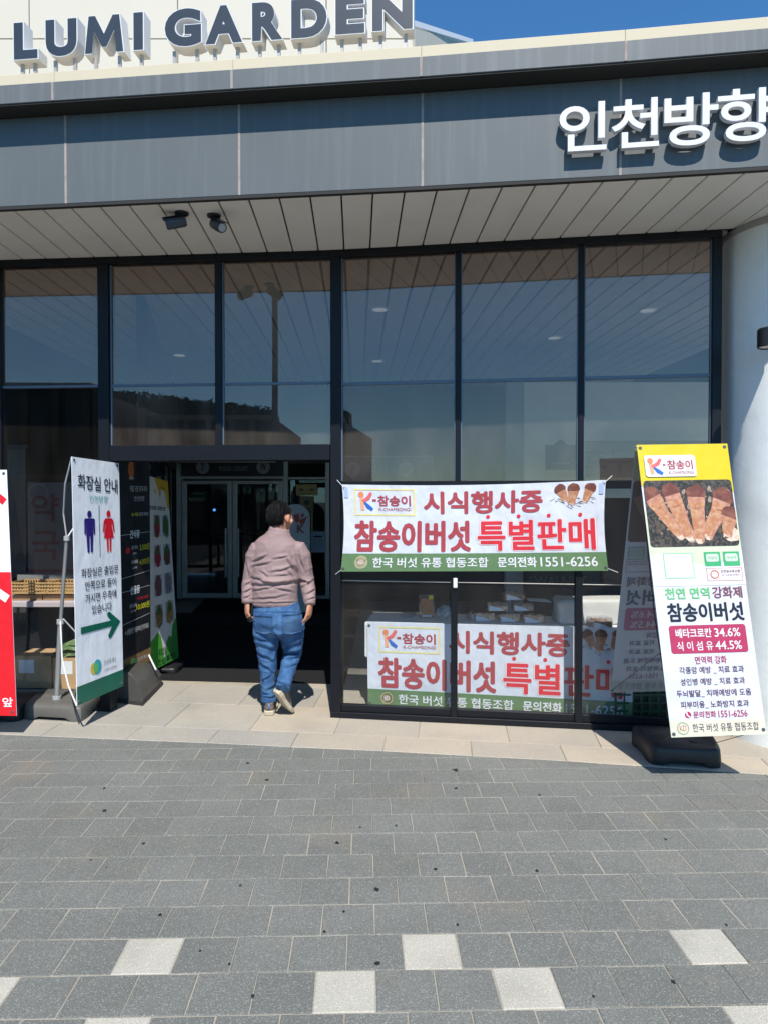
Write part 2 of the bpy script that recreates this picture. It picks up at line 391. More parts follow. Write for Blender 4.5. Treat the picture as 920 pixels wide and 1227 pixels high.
# plan curve where the pavers meet the granite strip
KERB = [G(0, 880.5), G(240, 890.8), G(459, 900.6), G(700, 913.8), G(920, 929)]
KERB = [(p.x, p.y) for p in KERB]
e0 = (KERB[0][0] - 1.6, KERB[0][1] + 1.6 * .115); e1 = (KERB[-1][0] + 1.8, KERB[-1][1] - 1.8 * .22)
KERB = [e0] + KERB + [e1]
AX = R(1.5); fu = Vector((-math.sin(AX), math.cos(AX))); ru = Vector((math.cos(AX), math.sin(AX)))
p0 = G(484.5, 1162.3).xy; T = .2105
b = MB(); b.hexa([(-5, .3, -.06), (5, .3, -.06), (5, 6, -.06), (-5, 6, -.06)], [(-5, .3, -.003), (5, .3, -.003), (5, 6, -.003), (-5, 6, -.003)])
b.build('joint_sand', M_sand, pave, kind='stuff')
def paver_mesh(name, m, half, seed, add=None):
    rr = random.Random(seed); g = .0018; hs = half - g; c = .0035
    bm = bmesh.new() if add is None else add[0]; off = add[1] if add else Matrix.Identity(4)
    j = [rr.uniform(-.0012, .0012) for _ in range(8)]
    cor = [(-hs + j[0], -hs + j[1]), (hs + j[2], -hs + j[3]), (hs + j[4], hs + j[5]), (-hs + j[6], hs + j[7])]
    rings = []
    for (ins, z) in ((0, -.05), (0, -c * .8), (c, 0)):
        rings.append([bm.verts.new(off @ Vector((x - math.copysign(ins, x), y - math.copysign(ins, y), z))) for x, y in cor])
    for A, B in zip(rings, rings[1:]):
        for k in range(4): bm.faces.new((A[k], A[(k + 1) % 4], B[(k + 1) % 4], B[k]))
    bm.faces.new(rings[-1])
    if add is None:
        me = bpy.data.meshes.new(name); bm.to_mesh(me); bm.free(); me.materials.append(m); return me
PM = [paver_mesh('paver', M_paver, T / 2, 10 + k) for k in range(6)]; PW = [paver_mesh('paver', M_pwhite, T / 2, 30 + k) for k in range(3)]
white_set = {(0, -5), (0, 0), (0, 5), (-1, -8), (-1, -2), (-1, 1), (-2, -5), (-2, 5), (-1, 8)}
cells = []
for r in range(-8, 17):
    for c in range(-24, 25):
        # row r = 0 is the row with its near edge on p0; odd rows are shifted by half a paver
        sh = .5 if r % 2 else 0.0
        cc = p0 + fu * (T * (r + .5)) + ru * (T * (c + .5 + sh))
        if cc.y < 1.1 or abs(cc.x) > 3.9: continue
        if cc.y > seg_y(KERB, cc.x) + .135: continue
        pix_x = 460 + 851 * cc.x / max(cc.y, .1); pix_y = 598.6 + 851 * EYE / max(cc.y, .1)
        inview = -40 < pix_x < 960 and pix_y < 1275
        cells.append((cc.y + (0 if inview else 50), r, c, cc, inview))
cells.sort(key=lambda t: (t[0], t[1], t[2]))
rest = bmesh.new(); rp = random.Random(3); nsep = 0
for i, (k, r, c, cc, inv) in enumerate(cells):
    z = rp.uniform(-.0016, .0016); tilt = (rp.uniform(-.004, .004), rp.uniform(-.004, .004), AX + rp.uniform(-.004, .004)); wh = (r, c) in white_set
    if nsep < 298 or wh:
        o = bpy.data.objects.new('paver', (PW if wh else PM)[rp.randrange(3 if wh else 6)]); COL.objects.link(o); o.parent = pave
        o.location = (cc.x, cc.y, z); o.rotation_euler = tilt; nsep += 1
        if wh: o['label'] = 'off-white paver'
    else:
        paver_mesh('paver', M_paver, T / 2, i, (rest, Matrix.Translation((cc.x, cc.y, z)) @ Matrix.Rotation(tilt[2], 4, 'Z')))
me = bpy.data.meshes.new('pavers_beyond'); rest.to_mesh(me); rest.free(); link('paver', me, M_paver, pave, kind='stuff')
# trodden-in gum and drips
rg = random.Random(5)
for (px, py, wd) in [(125, 972, 9), (125, 945, 8), (172, 1011, 8), (109, 1031, 4), (128, 1040, 4), (320, 935, 9), (432, 992, 6), (404, 1010.5, 9), (474, 990, 7), (546, 945, 7), (522, 1042, 8), (643, 1044, 7), (192, 1097.5, 10), (288, 1062, 6), (451, 1066.5, 12), (303, 1194, 7), (452, 1155, 11), (275, 1156, 5), (548, 1109, 8), (711, 1195, 9), (806, 1177, 10), (797, 1006, 5), (545, 923, 14), (389, 1117, 7), (646, 953, 6), (297, 915, 8), (412, 1093, 6), (870, 1109, 6), (240, 1140, 5)]:
    c = G(px, py); rad = wd / 851 * c.y / 2 * .66; n = 11; b = MB(); P = []
    for k in range(n):
        a = 2 * math.pi * k / n; q = rad * rg.uniform(.5, 1.2); P.append((c.x + q * math.cos(a), c.y + q * 1.25 * math.sin(a)))
    b.prism(P, -.003, .0028, .8); b.build('gum_spot', M_gum, pave)

# granite strip and threshold slabs
walk = link('granite_walkway', None, kind='structure')
def kerb_pt(x, off):
    y = seg_y(KERB, x); sl_ = (seg_y(KERB, x + .05) - seg_y(KERB, x - .05)) / .1
    n = Vector((-sl_, 1)).normalized(); return Vector((x, y)) + n * off
rs = random.Random(11)
b = MB(); pts = [kerb_pt(x * .25, .012) for x in range(-18, 19)]; pts2 = [kerb_pt(x * .25, 1.95) for x in range(-18, 19)]
bm = b.bm; A = [bm.verts.new((p.x, p.y, -.002)) for p in pts]; B = [bm.verts.new((p.x, p.y, -.002)) for p in pts2]
for k in range(len(A) - 1): bm.faces.new((A[k], A[k + 1], B[k + 1], B[k]))
b.build('mortar_bed', mat('mortar', (.34, .30, .23), rough=.95, var=.5), walk, kind='stuff')
rows = [(0.0, .30), (.30, .92), (.92, 1.52), (1.52, 1.9)]
for ri, (o0, o1) in enumerate(rows):
    x = -4.3 + (.17 if ri % 2 else 0)
    while x < 4.2:
        wd = .62 + rs.uniform(-.03, .03); g = .0016
        q = [kerb_pt(x + g, o0 + g), kerb_pt(x + wd - g, o0 + g), kerb_pt(x + wd - g, o1 - g), kerb_pt(x + g, o1 - g)]
        # joints run square to the kerb, a little skewed as laid
        for k in (2, 3): q[k].x += -.06 * (o1) + .0
        for k in (0, 1): q[k].x += -.06 * (o0)
        cx = sum(p.x for p in q) / 4; cy = sum(p.y for p in q) / 4
        keep = True
        if cy > 6.62 and -2.3 < cx < -.3: keep = False
        if keep:
            bm = bmesh.new(); z = rs.uniform(.0035, .0055); c = .003
            R0 = [bm.verts.new((p.x, p.y, -.04)) for p in q]; R1 = [bm.verts.new((p.x, p.y, z - c)) for p in q]
            R2 = [bm.verts.new((p.x + (c if p.x < cx else -c), p.y + (c if p.y < cy else -c), z)) for p in q]
            for A_, B_ in ((R0, R1), (R1, R2)):
                for k in range(4): bm.faces.new((A_[k], A_[(k + 1) % 4], B_[(k + 1) % 4], B_[k]))
            bm.faces.new(R2); me = bpy.data.meshes.new('slab'); bm.to_mesh(me); bm.free()
            link('slab', me, M_slab if cx > -.6 + rs.uniform(-.5, .5) else M_slab2, walk)
        x += wd

# ================================================================== PLAN LINES
ZS = 3.62                                             # underside of the canopy
FAS = [G(px, py, ZS) for px, py in ((0, 249.5), (79, 247), (287, 237), (506, 226.5), (743, 213.5), (920, 202.5))]
FAS = [(p.x, p.y) for p in FAS]
def ext(pts, i, j, d):
    a = Vector(pts[i]); q = Vector(pts[j]); u = (a - q).normalized(); r = a + u * d; return (r.x, r.y)
step = (Vector(FAS[2]) - Vector(FAS[1])).length
NODES = [ext(FAS, 1, 2, step * 3), ext(FAS, 1, 2, step * 2), ext(FAS, 1, 2, step)] + [FAS[1], FAS[2], FAS[3], FAS[4]]
nd = FAS[4]; d5 = (Vector(FAS[5]) - Vector(FAS[4])).normalized()
NODES += [tuple(Vector(nd) + d5 * step), tuple(Vector(nd) + d5 * step * 2), tuple(Vector(nd) + d5 * step * 3)]
GA = Vector((-.40, 5.53))
def gy(x): return 5.53 - .15 * (x + .40) if x > -.40 else 5.53 - .085 * (x + .40)
WALL_L = [(-4.4, gy(-4.4)), (-.40, 5.53)]; WALL_R = [(-.40, 5.53), (2.75, gy(2.75))]

# ================================================================== CANOPY
canopy = thing('canopy', 'long canopy with grey blue metal fascia above the glass front', 'canopy')
def offset_nodes(pts, d):
    out = []
    for i, p in enumerate(pts):
        a = Vector(pts[max(i - 1, 0)]); c = Vector(pts[min(i + 1, len(pts) - 1)]); u = (c - a).normalized(); n = Vector((u.y, -u.x))
        out.append(tuple(Vector(p) + n * d))
    return out                                         # n points towards the street
def panel_row(name, m, nodes, z0, z1, th, gap=.004):
    for a, c in zip(nodes, nodes[1:]):
        a = Vector(a); c = Vector(c); u = (c - a).normalized(); a2 = a + u * gap; c2 = c - u * gap
        bb = MB().wallbox(a2, c2, z0, z1, 0, th)
        bmesh.ops.bevel(bb.bm, geom=bb.bm.edges[:], offset=.003, segments=1, affect='EDGES')
        bb.build(name, m, canopy)
Z1, Z2, Z3 = 4.225, 4.345, 4.42
panel_row('fascia_panel', M_fascia, NODES, ZS + .018, Z1 - .012, .02)
CN = offset_nodes(NODES, .145)
panel_row('cornice_panel', M_cornice, CN, Z1, Z2, .14)
panel_row('coping', M_coping, offset_nodes(NODES, .125), Z2 + .003, Z3, .35, gap=.0005)
for row, zz0, zz1, dd in ((NODES, ZS + .02, Z1 - .014, .003), (CN, Z1 + .004, Z2 - .004, .003)):
    for a, p, c in zip(row, row[1:], row[2:]):
        u = (Vector(c) - Vector(a)).normalized(); p = Vector(p)
        MB().wallbox(p - u * .0075, p + u * .0075, zz0, zz1, -.0015, .012).build('joint_seal', M_seal, canopy)
for a, c in zip(NODES, NODES[1:]):
    MB().wallbox(a, c, ZS - .003, ZS + .016, -.004, .03).build('drip_trim', M_groove, canopy)
    MB().wallbox(a, c, ZS + .03, Z1 - .012, .025, .10).build('backing', M_groove, canopy)
    MB().wallbox(a, c, Z1 - .010, Z1 - .001, -.138, .10).build('recess_closer', M_groove, canopy)
    aa = Vector(a); cc = Vector(c)
# roof slab over the canopy and the hall: keeps daylight out
b = MB(); N2 = offset_nodes(NODES, -.1); bm = b.bm
lo = [(N2[0][0] - 2.5, N2[0][1] + .3)] + [(p[0], p[1]) for p in N2] + [(N2[-1][0] + 2.5, N2[-1][1] - .3), (N2[-1][0] + 2.5, 17), (N2[0][0] - 2.5, 17)]
b.prism(lo, ZS + .06, ZS + .5); b.build('roof_slab', M_groove, canopy)
# soffit boards, laid square to the pavers: outside part up to the glass and the inside ceiling beyond
ang = R(2.2); su = Vector((-math.sin(ang), math.cos(ang))); sv = Vector((math.cos(ang), math.sin(ang)))
ceiling = link('ceiling', None, kind='structure')
def hit_line(o, d, fn, y0, y1):
    """walk from o along d until y = fn(x)"""
    lo_, hi_ = 0.0, 12.0
    f = lambda t: (o.y + d.y * t) - fn(o.x + d.x * t)
    for _ in range(50):
        mid = (lo_ + hi_) / 2
        if f(mid) > 0: hi_ = mid
        else: lo_ = mid
    p = o + d * lo_; return p
fy = lambda x: seg_y(NODES, x) + .026
SWD = .198
o_ref = hit_line(Vector(line_at(NODES, 485)) + su * -3, su, fy, 0, 0)
for k in range(-22, 21):
    base = Vector((o_ref.x, o_ref.y)) + sv * (SWD * k) - su * 3
    ps = []
    for e in (.0055, SWD - .0055):
        o1 = base + sv * e
        o2 = base + sv * (e + (.006 if e < .1 else -.006))
        ps.append((hit_line(o1, su, fy, 0, 0), hit_line(o1, su, lambda x: gy(x) - .035, 0, 0), hit_line(o2, su, lambda x: gy(x) + .045, 0, 0), hit_line(o2, su, lambda x: 12.9, 0, 0)))
    (a0, a1, a2, a3), (c0, c1, c2, c3) = ps
    if not (-4.2 < a0.x and c0.x < 4.4): continue
    bb = MB().hexa([(*a0, ZS), (*c0, ZS), (*c1, ZS), (*a1, ZS)], [(*a0, ZS + .02), (*c0, ZS + .02), (*c1, ZS + .02), (*a1, ZS + .02)])
    bmesh.ops.bevel(bb.bm, geom=bb.bm.edges[:], offset=.003, segments=1, affect='EDGES')
    bb.build('soffit_board', M_soffit, canopy)
    bb = MB().hexa([(*a2, ZS), (*c2, ZS), (*c3, ZS), (*a3, ZS)], [(*a2, ZS + .02), (*c2, ZS + .02), (*c3, ZS + .02), (*a3, ZS + .02)])
    bb.build('ceiling_board', mat('inner_ceiling', (.76, .73, .67), rough=.6, var=.2, rnd=.2), ceiling)
b = MB(); bm = b.bm; lo = [(NODES[0][0] - 2.5, NODES[0][1] + .35)] + [(p[0], p[1] + .03) for p in NODES] + [(NODES[-1][0] + 2.5, NODES[-1][1] - .2), (NODES[-1][0] + 2.5, 17), (NODES[0][0] - 2.5, 17)]
b.prism(lo, ZS + .035, ZS + .055); b.build('groove_backing', M_groove, canopy)
for px, py, dl in ((455, 370, 'downlight seen high in the first pane right of the doorway'), (776, 371, 'downlight seen high in the rightmost upper pane'), (452, 432, 'downlight lower in the first pane right of the doorway'), (664, 404, 'small downlight seen in the middle upper pane'), (215, 425, 'downlight seen in the upper pane over the left of the doorway')):
    c = G(px, py, ZS - .004); b = MB(); b.lathe([(.0, 0), (.075, 0), (.09, .004), (.09, .02)], (c.x, c.y, ZS - .012), n=20)
    o = thing('downlight', dl, 'ceiling light', 'downlights in the hall ceiling', loc=(c.x, c.y, ZS))
    MB().lathe([(0, 0), (.075, 0)], (0, 0, -.014), n=20).build('lens', emit('lit_lens', (.9, .9, .85), .22), o)
    MB().lathe([(.075, -.012), (.09, -.012), (.095, -.004), (.095, .0)], (0, 0, 0), n=20).build('trim_ring', M_white, o)

# ================================================================== UPPER WALL
upper = thing('upper_wall', 'cream panelled wall rising behind the roof letters', 'wall')
UY = 5.6
def uw(px, py): p = AY(px, py, UY); return (p.x, p.z)
ux = [uw(p, 45)[0] for p in (-330, -150, 35, 213, 391, 496)]
zj = [4.3, uw(35, 46)[1], uw(35, -100)[1], 6.2]
uslope = -.06
for i in range(len(ux) - 1):
    for j in range(3):
        x0, x1 = ux[i] + .003, ux[i + 1] - .003; z0, z1 = zj[j] + .003, zj[j + 1] - .003
        bb = MB(); bb.hexa([(x0, UY - uslope * 0, z0), (x1, UY, z0), (x1, UY + .12, z0), (x0, UY + .12, z0)], [(x0, UY, z1), (x1, UY, z1), (x1, UY + .12, z1), (x0, UY + .12, z1)])
        bmesh.ops.bevel(bb.bm, geom=bb.bm.edges[:], offset=.003, segments=1, affect='EDGES'); bb.build('wall_panel', M_cream, upper)
MB().box(((ux[0] + ux[-1]) / 2, UY + .1, 5.2), (ux[-1] - ux[0] - .02, .08, 1.9)).build('panel_backing', M_groove, upper)
# receding side of that wall with its white roof edge
a0 = AY(497, 27, UY - .02); a1 = AY(563, 48, 7.6); sr = math.atan2(a1.y - a0.y, a1.x - a0.x)
for k in range(7):
    t0, t1 = k / 7, (k + 1) / 7; P = a0.lerp(a1, t0); Q = a0.lerp(a1, t1 - .004)
    b = MB(); b.hexa([(P.x, P.y, 4.2), (Q.x, Q.y, 4.2), (Q.x - .05, Q.y + .05, 4.2), (P.x - .05, P.y + .05, 4.2)], [(P.x, P.y, P.z - .04), (Q.x, Q.y, Q.z - .04), (Q.x - .05, Q.y + .05, Q.z - .04), (P.x - .05, P.y + .05, P.z - .04)])
    b.build('side_panel', M_cream, upper)
b = MB(); b.hexa([(a0.x - .02, a0.y - .04, a0.z - .045), (a1.x + .03, a1.y - .02, a1.z - .045), (a1.x, a1.y + .1, a1.z - .045), (a0.x - .1, a0.y + .1, a0.z - .045)],
    [(a0.x - .02, a0.y - .04, a0.z), (a1.x + .03, a1.y - .02, a1.z), (a1.x, a1.y + .1, a1.z), (a0.x - .1, a0.y + .1, a0.z)]); b.build('roof_edge', M_white, upper)

# ================================================================== ROOF LETTERS
def solid_glyph(ch, width, height, depth, off, m_face, m_side, name, rim=0.0, res=5):
    """upright letter, base line at z=0, centred on x, front at y=0 going back to y=depth; returns (body mesh, face mesh)"""
    V, F, _ = glyph_mesh(ch, off, res)
    if ch == 'M': V, F = M_OUT(0)
    V2 = [Vector(((p.x - .5) * width, 0, p.y * height)) for p in V]
    bm = bmesh.new(); vs = [bm.verts.new(v) for v in V2]
    for f in F:
        try: bm.faces.new([vs[i] for i in f])
        except ValueError: pass
    bmesh.ops.remove_doubles(bm, verts=bm.verts, dist=1e-5)
    bmesh.ops.recalc_face_normals(bm, faces=bm.faces)
    for f in bm.faces:
        if f.normal.y > 0: f.normal_flip()
    face = bpy.data.meshes.new('face'); 
    r = bmesh.ops.extrude_face_region(bm, geom=bm.faces[:])
    bmesh.ops.translate(bm, vec=(0, depth, 0), verts=[e for e in r['geom'] if isinstance(e, bmesh.types.BMVert)])
    bmesh.ops.recalc_face_normals(bm, faces=bm.faces)
    body = bpy.data.meshes.new(name); bm.to_mesh(body); bm.free(); bpy.data.meshes.remove(face)
    return body
def M_OUT(i):
    P = [(0 - i * .1, 0), (.10, 1), (.27, 1), (.50, .50), (.73, 1), (.90, 1), (1, 0), (.815, 0), (.765, .60), (.56, .16), (.44, .16), (.235, .60), (.185, 0)]
    return [Vector((x, y, 0)) for x, y in P], [(0, 1, 11, 12), (1, 2, 3, 11), (11, 3, 10), (3, 9, 10), (3, 8, 9), (3, 4, 5, 8), (5, 6, 7, 8)]
def flat_glyph(ch, width, height, off, y, outer_off):
    """thin front plate; sized so that its stroke sits inside the body built with outer_off"""
    V, F, asp = glyph_mesh(ch, off, 5)
    if ch == 'M': V, F = M_OUT(.012)
    me = bpy.data.meshes.new('face')
    me.from_pydata([((p.x - .5) * width, y, p.y * height) for p in V], [], F); return me
M_letface = mat('letter_face_navy', (.036, .046, .060), rough=.35, var=.2)
M_letside = mat('letter_white', (.66, .67, .68), rough=.45, var=.15, vscale=12, col2=(.62, .63, .65))
roofsign = thing('roof_sign', 'large white edged navy LUMI GARDEN channel letters standing on the roof edge', 'sign')
LN = offset_nodes(NODES, -.06)
BASE = [(15, 72), (30, 71), (166, 60), (270, 52), (370, 45), (470, 36)]
LET = [('L', 15, 47, .073), ('U', 53, 94, .073), ('M', 100, 150, .073), ('I', 159, 173, .073), ('G', 196, 243, .073), ('A', 245, 292, .073), ('R', 301, 340, .073), ('D', 348, 393, .073), ('E', 401, 438, .073), ('N', 445, 495, .073)]
for ch, x0, x1, of in LET:
    cxp = (x0 + x1) / 2; P = line_at(LN, cxp); Q = line_at(LN, cxp + 5); rz = math.atan2(Q.y - P.y, Q.x - P.x)
    yb = BASE[0][1]
    for (xa, ya), (xb, yb_) in zip(BASE, BASE[1:]):
        if xa <= cxp <= xb: yb = lerp(ya, yb_, (cxp - xa) / (xb - xa))
    base = AY(cxp, yb, P.y); wd = (x1 - x0) / 851 * P.y; ht = .252
    me = solid_glyph(ch, wd, ht, .10, .068, None, M_letside, 'letter')
    o = link('letter', me, M_letside, roofsign); o.location = base; o.rotation_euler = (0, 0, rz)
    rim = .0065
    f = flat_glyph(ch, wd - 2 * rim, ht - 2 * rim, .068 - .020, -.0025, .045); fo = link('letter_face', f, M_letface, o); fo.location = (0, 0, rim)
    for sx in ((-.3, .3) if ch != 'I' else (0,)):
        if ch == 'L' and sx > 0: sx = .2
        bb = MB().box((sx * wd, .05, -(base.z - Z3) / 2), (.02, .02, base.z - Z3 + .01)); bb.build('post', M_steel, o)

# ================================================================== FASCIA LETTERS
fsign = thing('direction_sign', 'white raised Korean letters on the grey fascia at upper right', 'sign')
FN = offset_nodes(NODES, .062)
for ch, x0, x1, y0, y1, bold in (('인', 671, 725, 122, 180, .012), ('천', 734, 787.5, 117.5, 176, .012), ('방', 797.5, 858, 111.5, 173.5, .012), ('향', 862, 925, 105, 168.5, .012)):
    cxp = (x0 + x1) / 2; P = line_at(FN, cxp); Q = line_at(FN, cxp + 5); rz = math.atan2(Q.y - P.y, Q.x - P.x)
    base = AY(cxp, y1, P.y); top = AY(cxp, y0, P.y); wd = (x1 - x0) / 851 * P.y * 1.01
    me = solid_glyph(ch, wd, top.z - base.z, .036, bold, None, M_letside, 'letter'); o = link('letter', me, M_letside, fsign); o.location = base; o.rotation_euler = (0, 0, rz)
    for sx in (-.3, .3):
        MB().tube([(sx * wd, .03, .03), (sx * wd, .066, .03)], .006, 6).build('standoff', M_steel, o)

# ================================================================== GLASS FRONT
M_gup = glass('tinted_glass', (.76, .76, .75), .135, wob=.05, dirt=.10, gcol=(1, .665, .55))
M_gmid = glass('mid_tinted_glass', (.82, .82, .82), .10, wob=.05, dirt=.08, gcol=(1, .665, .55))
M_glow = glass('clear_glass', (.955, .965, .965), .0, wob=.05, dirt=.012)
M_gdirt = glass('dusty_clear_glass', (.955, .965, .965), .0, wob=.05, dirt=.022)
M_gdark = glass('dark_door_glass', (.75, .78, .8), .02)
def fpt(px, line):
    p = line_at(line, px); return Vector((p.x, p.y))
def zat(px, py, line):
    p = line_at(line, px); return AY(px, py, p.y).z
def frame_bar(root, line, pxa, pxb, z0, z1, d0=-.035, d1=.05, name='mullion', m=None):
    a = fpt(pxa, line); c = fpt(pxb, line)
    bb = MB().wallbox(a, c, z0, z1, d0, d1); bmesh.ops.bevel(bb.bm, geom=bb.bm.edges[:], offset=.003, segments=1, affect='EDGES')
    return bb.build(name, m or M_frame, root)
def pane(root, line, pxa, pxb, z0, z1, m, off=0.0, name='pane'):
    a = fpt(pxa, line); c = fpt(pxb, line); return MB().wallbox(a, c, z0, z1, off, off + .006).build(name, m, root)
M_trans = mat('blue_grey_transom', (.10, .14, .19), rough=.3)
ZT = ZS - .055
# -- right bay
gr = thing('glass_wall', 'tall dark framed glass wall right of the open doorway', 'glass wall')
zTR = 1.7 + (598.6 - 455) / 851 * 5.3
zHR = zat(560, 581, WALL_R); zRail = zat(560, 698, WALL_R)
frame_bar(gr, WALL_R, 397, 861, ZT, ZS - .002, -.04, .06, 'head_frame')
frame_bar(gr, WALL_R, 397, 900, 0.004, .05, -.045, .06, 'sill_frame')
frame_bar(gr, WALL_R, 397.5, 409.5, .05, ZT - .001, -.045, .07, 'jamb')
for a, c in ((545.5, 551.5), (691.5, 698)):
    frame_bar(gr, WALL_R, a, c, zHR + .03, ZT - .001, -.03, .04)
for a, c in ((540.5, 548), (689, 697.5)):
    frame_bar(gr, WALL_R, a, c, .05, zHR - .031, -.04, .04)
frame_bar(gr, WALL_R, 850, 861, .05, ZT - .001, -.04, .05, 'jamb')
cols_up = [(409.5, 545.5), (551.5, 691.5), (698, 850)]; cols_lo = [(409.5, 540.5), (548, 689), (697.5, 850)]
for a, c in cols_up:
    frame_bar(gr, WALL_R, a, c, zTR - .012, zTR + .012, -.012, .03, 'transom', M_trans)
    pane(gr, WALL_R, a, c, zTR + .013, ZT - .001, M_gup)
    pane(gr, WALL_R, a, c, zHR + .031, zTR - .013, M_gmid)
    frame_bar(gr, WALL_R, a, a + 1.6, zHR + .031, ZT - .002, -.018, -.001, 'glazing_bead', M_trans)
    frame_bar(gr, WALL_R, c - 1.6, c, zHR + .031, ZT - .002, -.018, -.001, 'glazing_bead', M_trans)
frame_bar(gr, WALL_R, 409.5, 850, zHR - .03, zHR + .03, -.035, .05, 'door_head')
for a, c in cols_lo:
    pane(gr, WALL_R, a, c, .051, zHR - .031, M_gdirt)
    frame_bar(gr, WALL_R, a, c, zRail - .004, zRail + .004, -.012, -.002, 'rail', M_steel)
    frame_bar(gr, WALL_R, a, c, .0505, .105, -.02, .03, 'bottom_rail')
pl = fpt(544.5, WALL_R); zl = zRail
MB().box((pl.x, pl.y - .052, zl), (.03, .022, .075), bevel=.005).build('latch', mat('bright_latch', (.75, .75, .74), rough=.3), gr)
# -- left bay
gl = thing('glass_wall', 'dark framed glass wall above and left of the doorway', 'glass wall')
zTL = zat(330, 459.5, WALL_L); zH0 = zat(265, 552, WALL_L); zH1 = zat(265, 533.5, WALL_L)
frame_bar(gl, WALL_L, -260, 396.5, ZT, ZS - .002, -.04, .06, 'head_frame')
frame_bar(gl, WALL_L, 134.5, 396.5, zH0, zH1, -.05, .14, 'door_head')
frame_bar(gl, WALL_L, 121.5, 134, .004, ZT - .001, -.045, .08, 'jamb')
frame_bar(gl, WALL_L, 260, 268, zH1 + .001, ZT - .001, -.035, .05)
frame_bar(gl, WALL_L, -1.5, 5, .05, ZT - .001, -.035, .05)
frame_bar(gl, WALL_L, -150, -142, .05, ZT - .001, -.035, .05)
frame_bar(gl, WALL_L, -260, 121, .004, .06, -.04, .06, 'sill_frame')
for a, c in ((134.5, 260), (268, 396.5)):
    frame_bar(gl, WALL_L, a, c, zTL - .010, zTL + .010, -.012, .03, 'transom', M_trans)
    pane(gl, WALL_L, a, c, zTL + .011, ZT - .001, M_gup); pane(gl, WALL_L, a, c, zH1 + .001, zTL - .011, M_gup)
    frame_bar(gl, WALL_L, a, a + 1.6, zH1 + .002, ZT - .002, -.018, -.001, 'glazing_bead', M_trans)
for a, c in ((5, 121), (-142, -1.5), (-260, -150)):
    frame_bar(gl, WALL_L, a, c, zTL - .010, zTL + .010, -.012, .03, 'transom', M_trans)
    pane(gl, WALL_L, a, c, zTL + .011, ZT - .001, M_gup); pane(gl, WALL_L, a, c, .061, zTL - .011, M_glow)

# ================================================================== COLUMN AND LAMP
cx, cy, cr = 2.985, 5.15, .50
colm = thing('round_column', 'thick round white painted column at the right edge', 'column', loc=(cx, cy, 0))
auto_smooth(MB().lathe([(cr, 0), (cr, ZS - .045)], n=96).build('shaft', M_column, colm))
auto_smooth(MB().lathe([(cr, ZS - .045), (cr + .012, ZS - .043), (cr + .012, ZS - .002)], n=96).build('collar', mat('collar_metal', (.35, .35, .32), rough=.5), colm))
wl = line_at([(2.0, 4.72), (3.2, 4.5)], 921)
lp = AY(923, 405, 4.58)
lamp = thing('wall_lamp', 'small black round downlight bracketed on the white column', 'wall lamp', loc=lp)
auto_smooth(MB().lathe([(.072, -.06), (.078, -.055), (.078, .055), (.072, .062), (.0, .062)], n=32).build('shade', M_black, lamp))
MB().lathe([(.0, 0), (.071, 0)], (0, 0, -.052), n=32).build('lens', mat('opal_lens', (.55, .53, .48), rough=.4), lamp)
MB().box((.06, .10, 0), (.07, .16, .06), rz=R(-20), bevel=.006).build('bracket', M_black, lamp)

# ================================================================== CAMERAS UNDER THE SOFFIT
def cctv(px, py, label, aim, tipped):
    c = G(px, py, ZS); o = thing('security_camera', label, 'camera', 'security cameras under the canopy', loc=(c.x, c.y, ZS))
    auto_smooth(MB().lathe([(0, -.022), (.022, -.022), (.045, -.012), (.047, 0)], n=20).build('mount_plate', M_black, o))
    j = Vector((.01 if tipped else 0, 0, -.06))
    MB().tube([(0, 0, -.015), j], [.013, .012], 10).build('arm', M_black, o)
    d = Vector(aim).normalized(); e = j + d * -.03; f = j + d * .105
    auto_smooth(MB().tube([e, e + d * .012, f - d * .01, f], [.026, .036, .037, .034], 18).build('camera_body', mat('camera_housing', (.035, .045, .06), rough=.35), o), 40)
    MB().tube([f - d * .002, f + d * .0015], .026, 16).build('lens', mat('camera_lens', (.35, .36, .36), rough=.15), o) if tipped else None
    up = Vector((0, 0, 1)); r = d.cross(up).normalized(); u2 = r.cross(d)
    bb = MB(); bb.hexa([tuple(e + r * s1 * .03 + u2 * .036 + d * t1) for s1, t1 in ((-1, 0), (1, 0), (1, .15), (-1, .15))], [tuple(e + r * s1 * .024 + u2 * .042 + d * t1) for s1, t1 in ((-1, 0), (1, 0), (1, .15), (-1, .15))])
    bb.build('sun_shield', mat('camera_housing', (.035, .045, .06)), o)
cctv(218, 254.5, 'left of the two dark bullet cameras under the canopy, pointing left', (-.97, -.12, -.22), False)
cctv(256.5, 257.5, 'right of the two dark bullet cameras under the canopy, pointing down right', (.55, -.62, -.45), True)

# ================================================================== HALL INSIDE
hall = link('hall_floor', None, kind='structure')
b = MB(); b.hexa([(-6, 5.2, -.05), (6, 5.0, -.05), (6, 13.2, -.05), (-6, 13.2, -.05)], [(-6, 5.2, -.012), (6, 5.0, -.012), (6, 13.2, -.012), (-6, 13.2, -.012)])
b.build('floor_base', mat('dark_floor_tile', (.30, .275, .24), rough=.5, var=.4), hall)
cl = G(190, 814.5); cr_ = G(400, 821)
b = MB(); b.hexa([(cl.x - .3, cl.y, -.012), (cr_.x + .1, cr_.y, -.012), (cr_.x + .1, 12, -.012), (cl.x - .9, 12, -.012)], [(cl.x - .3, cl.y + .004, .012), (cr_.x + .1, cr_.y + .004, .012), (cr_.x + .1, 12, .012), (cl.x - .9, 12, .012)])
tag = b.build('entrance_carpet', mat('black_ribbed_carpet', (.020, .020, .021), rough=.95, var=.5, vscale=60, bump=.6, bscale=300, spec=.1), None)
tag['label'] = 'black ribbed carpet behind the doorway threshold'; tag['category'] = 'carpet'
m1 = G(205, 752); m2 = G(398, 752); m3 = G(398, 738); m4 = G(205, 736)
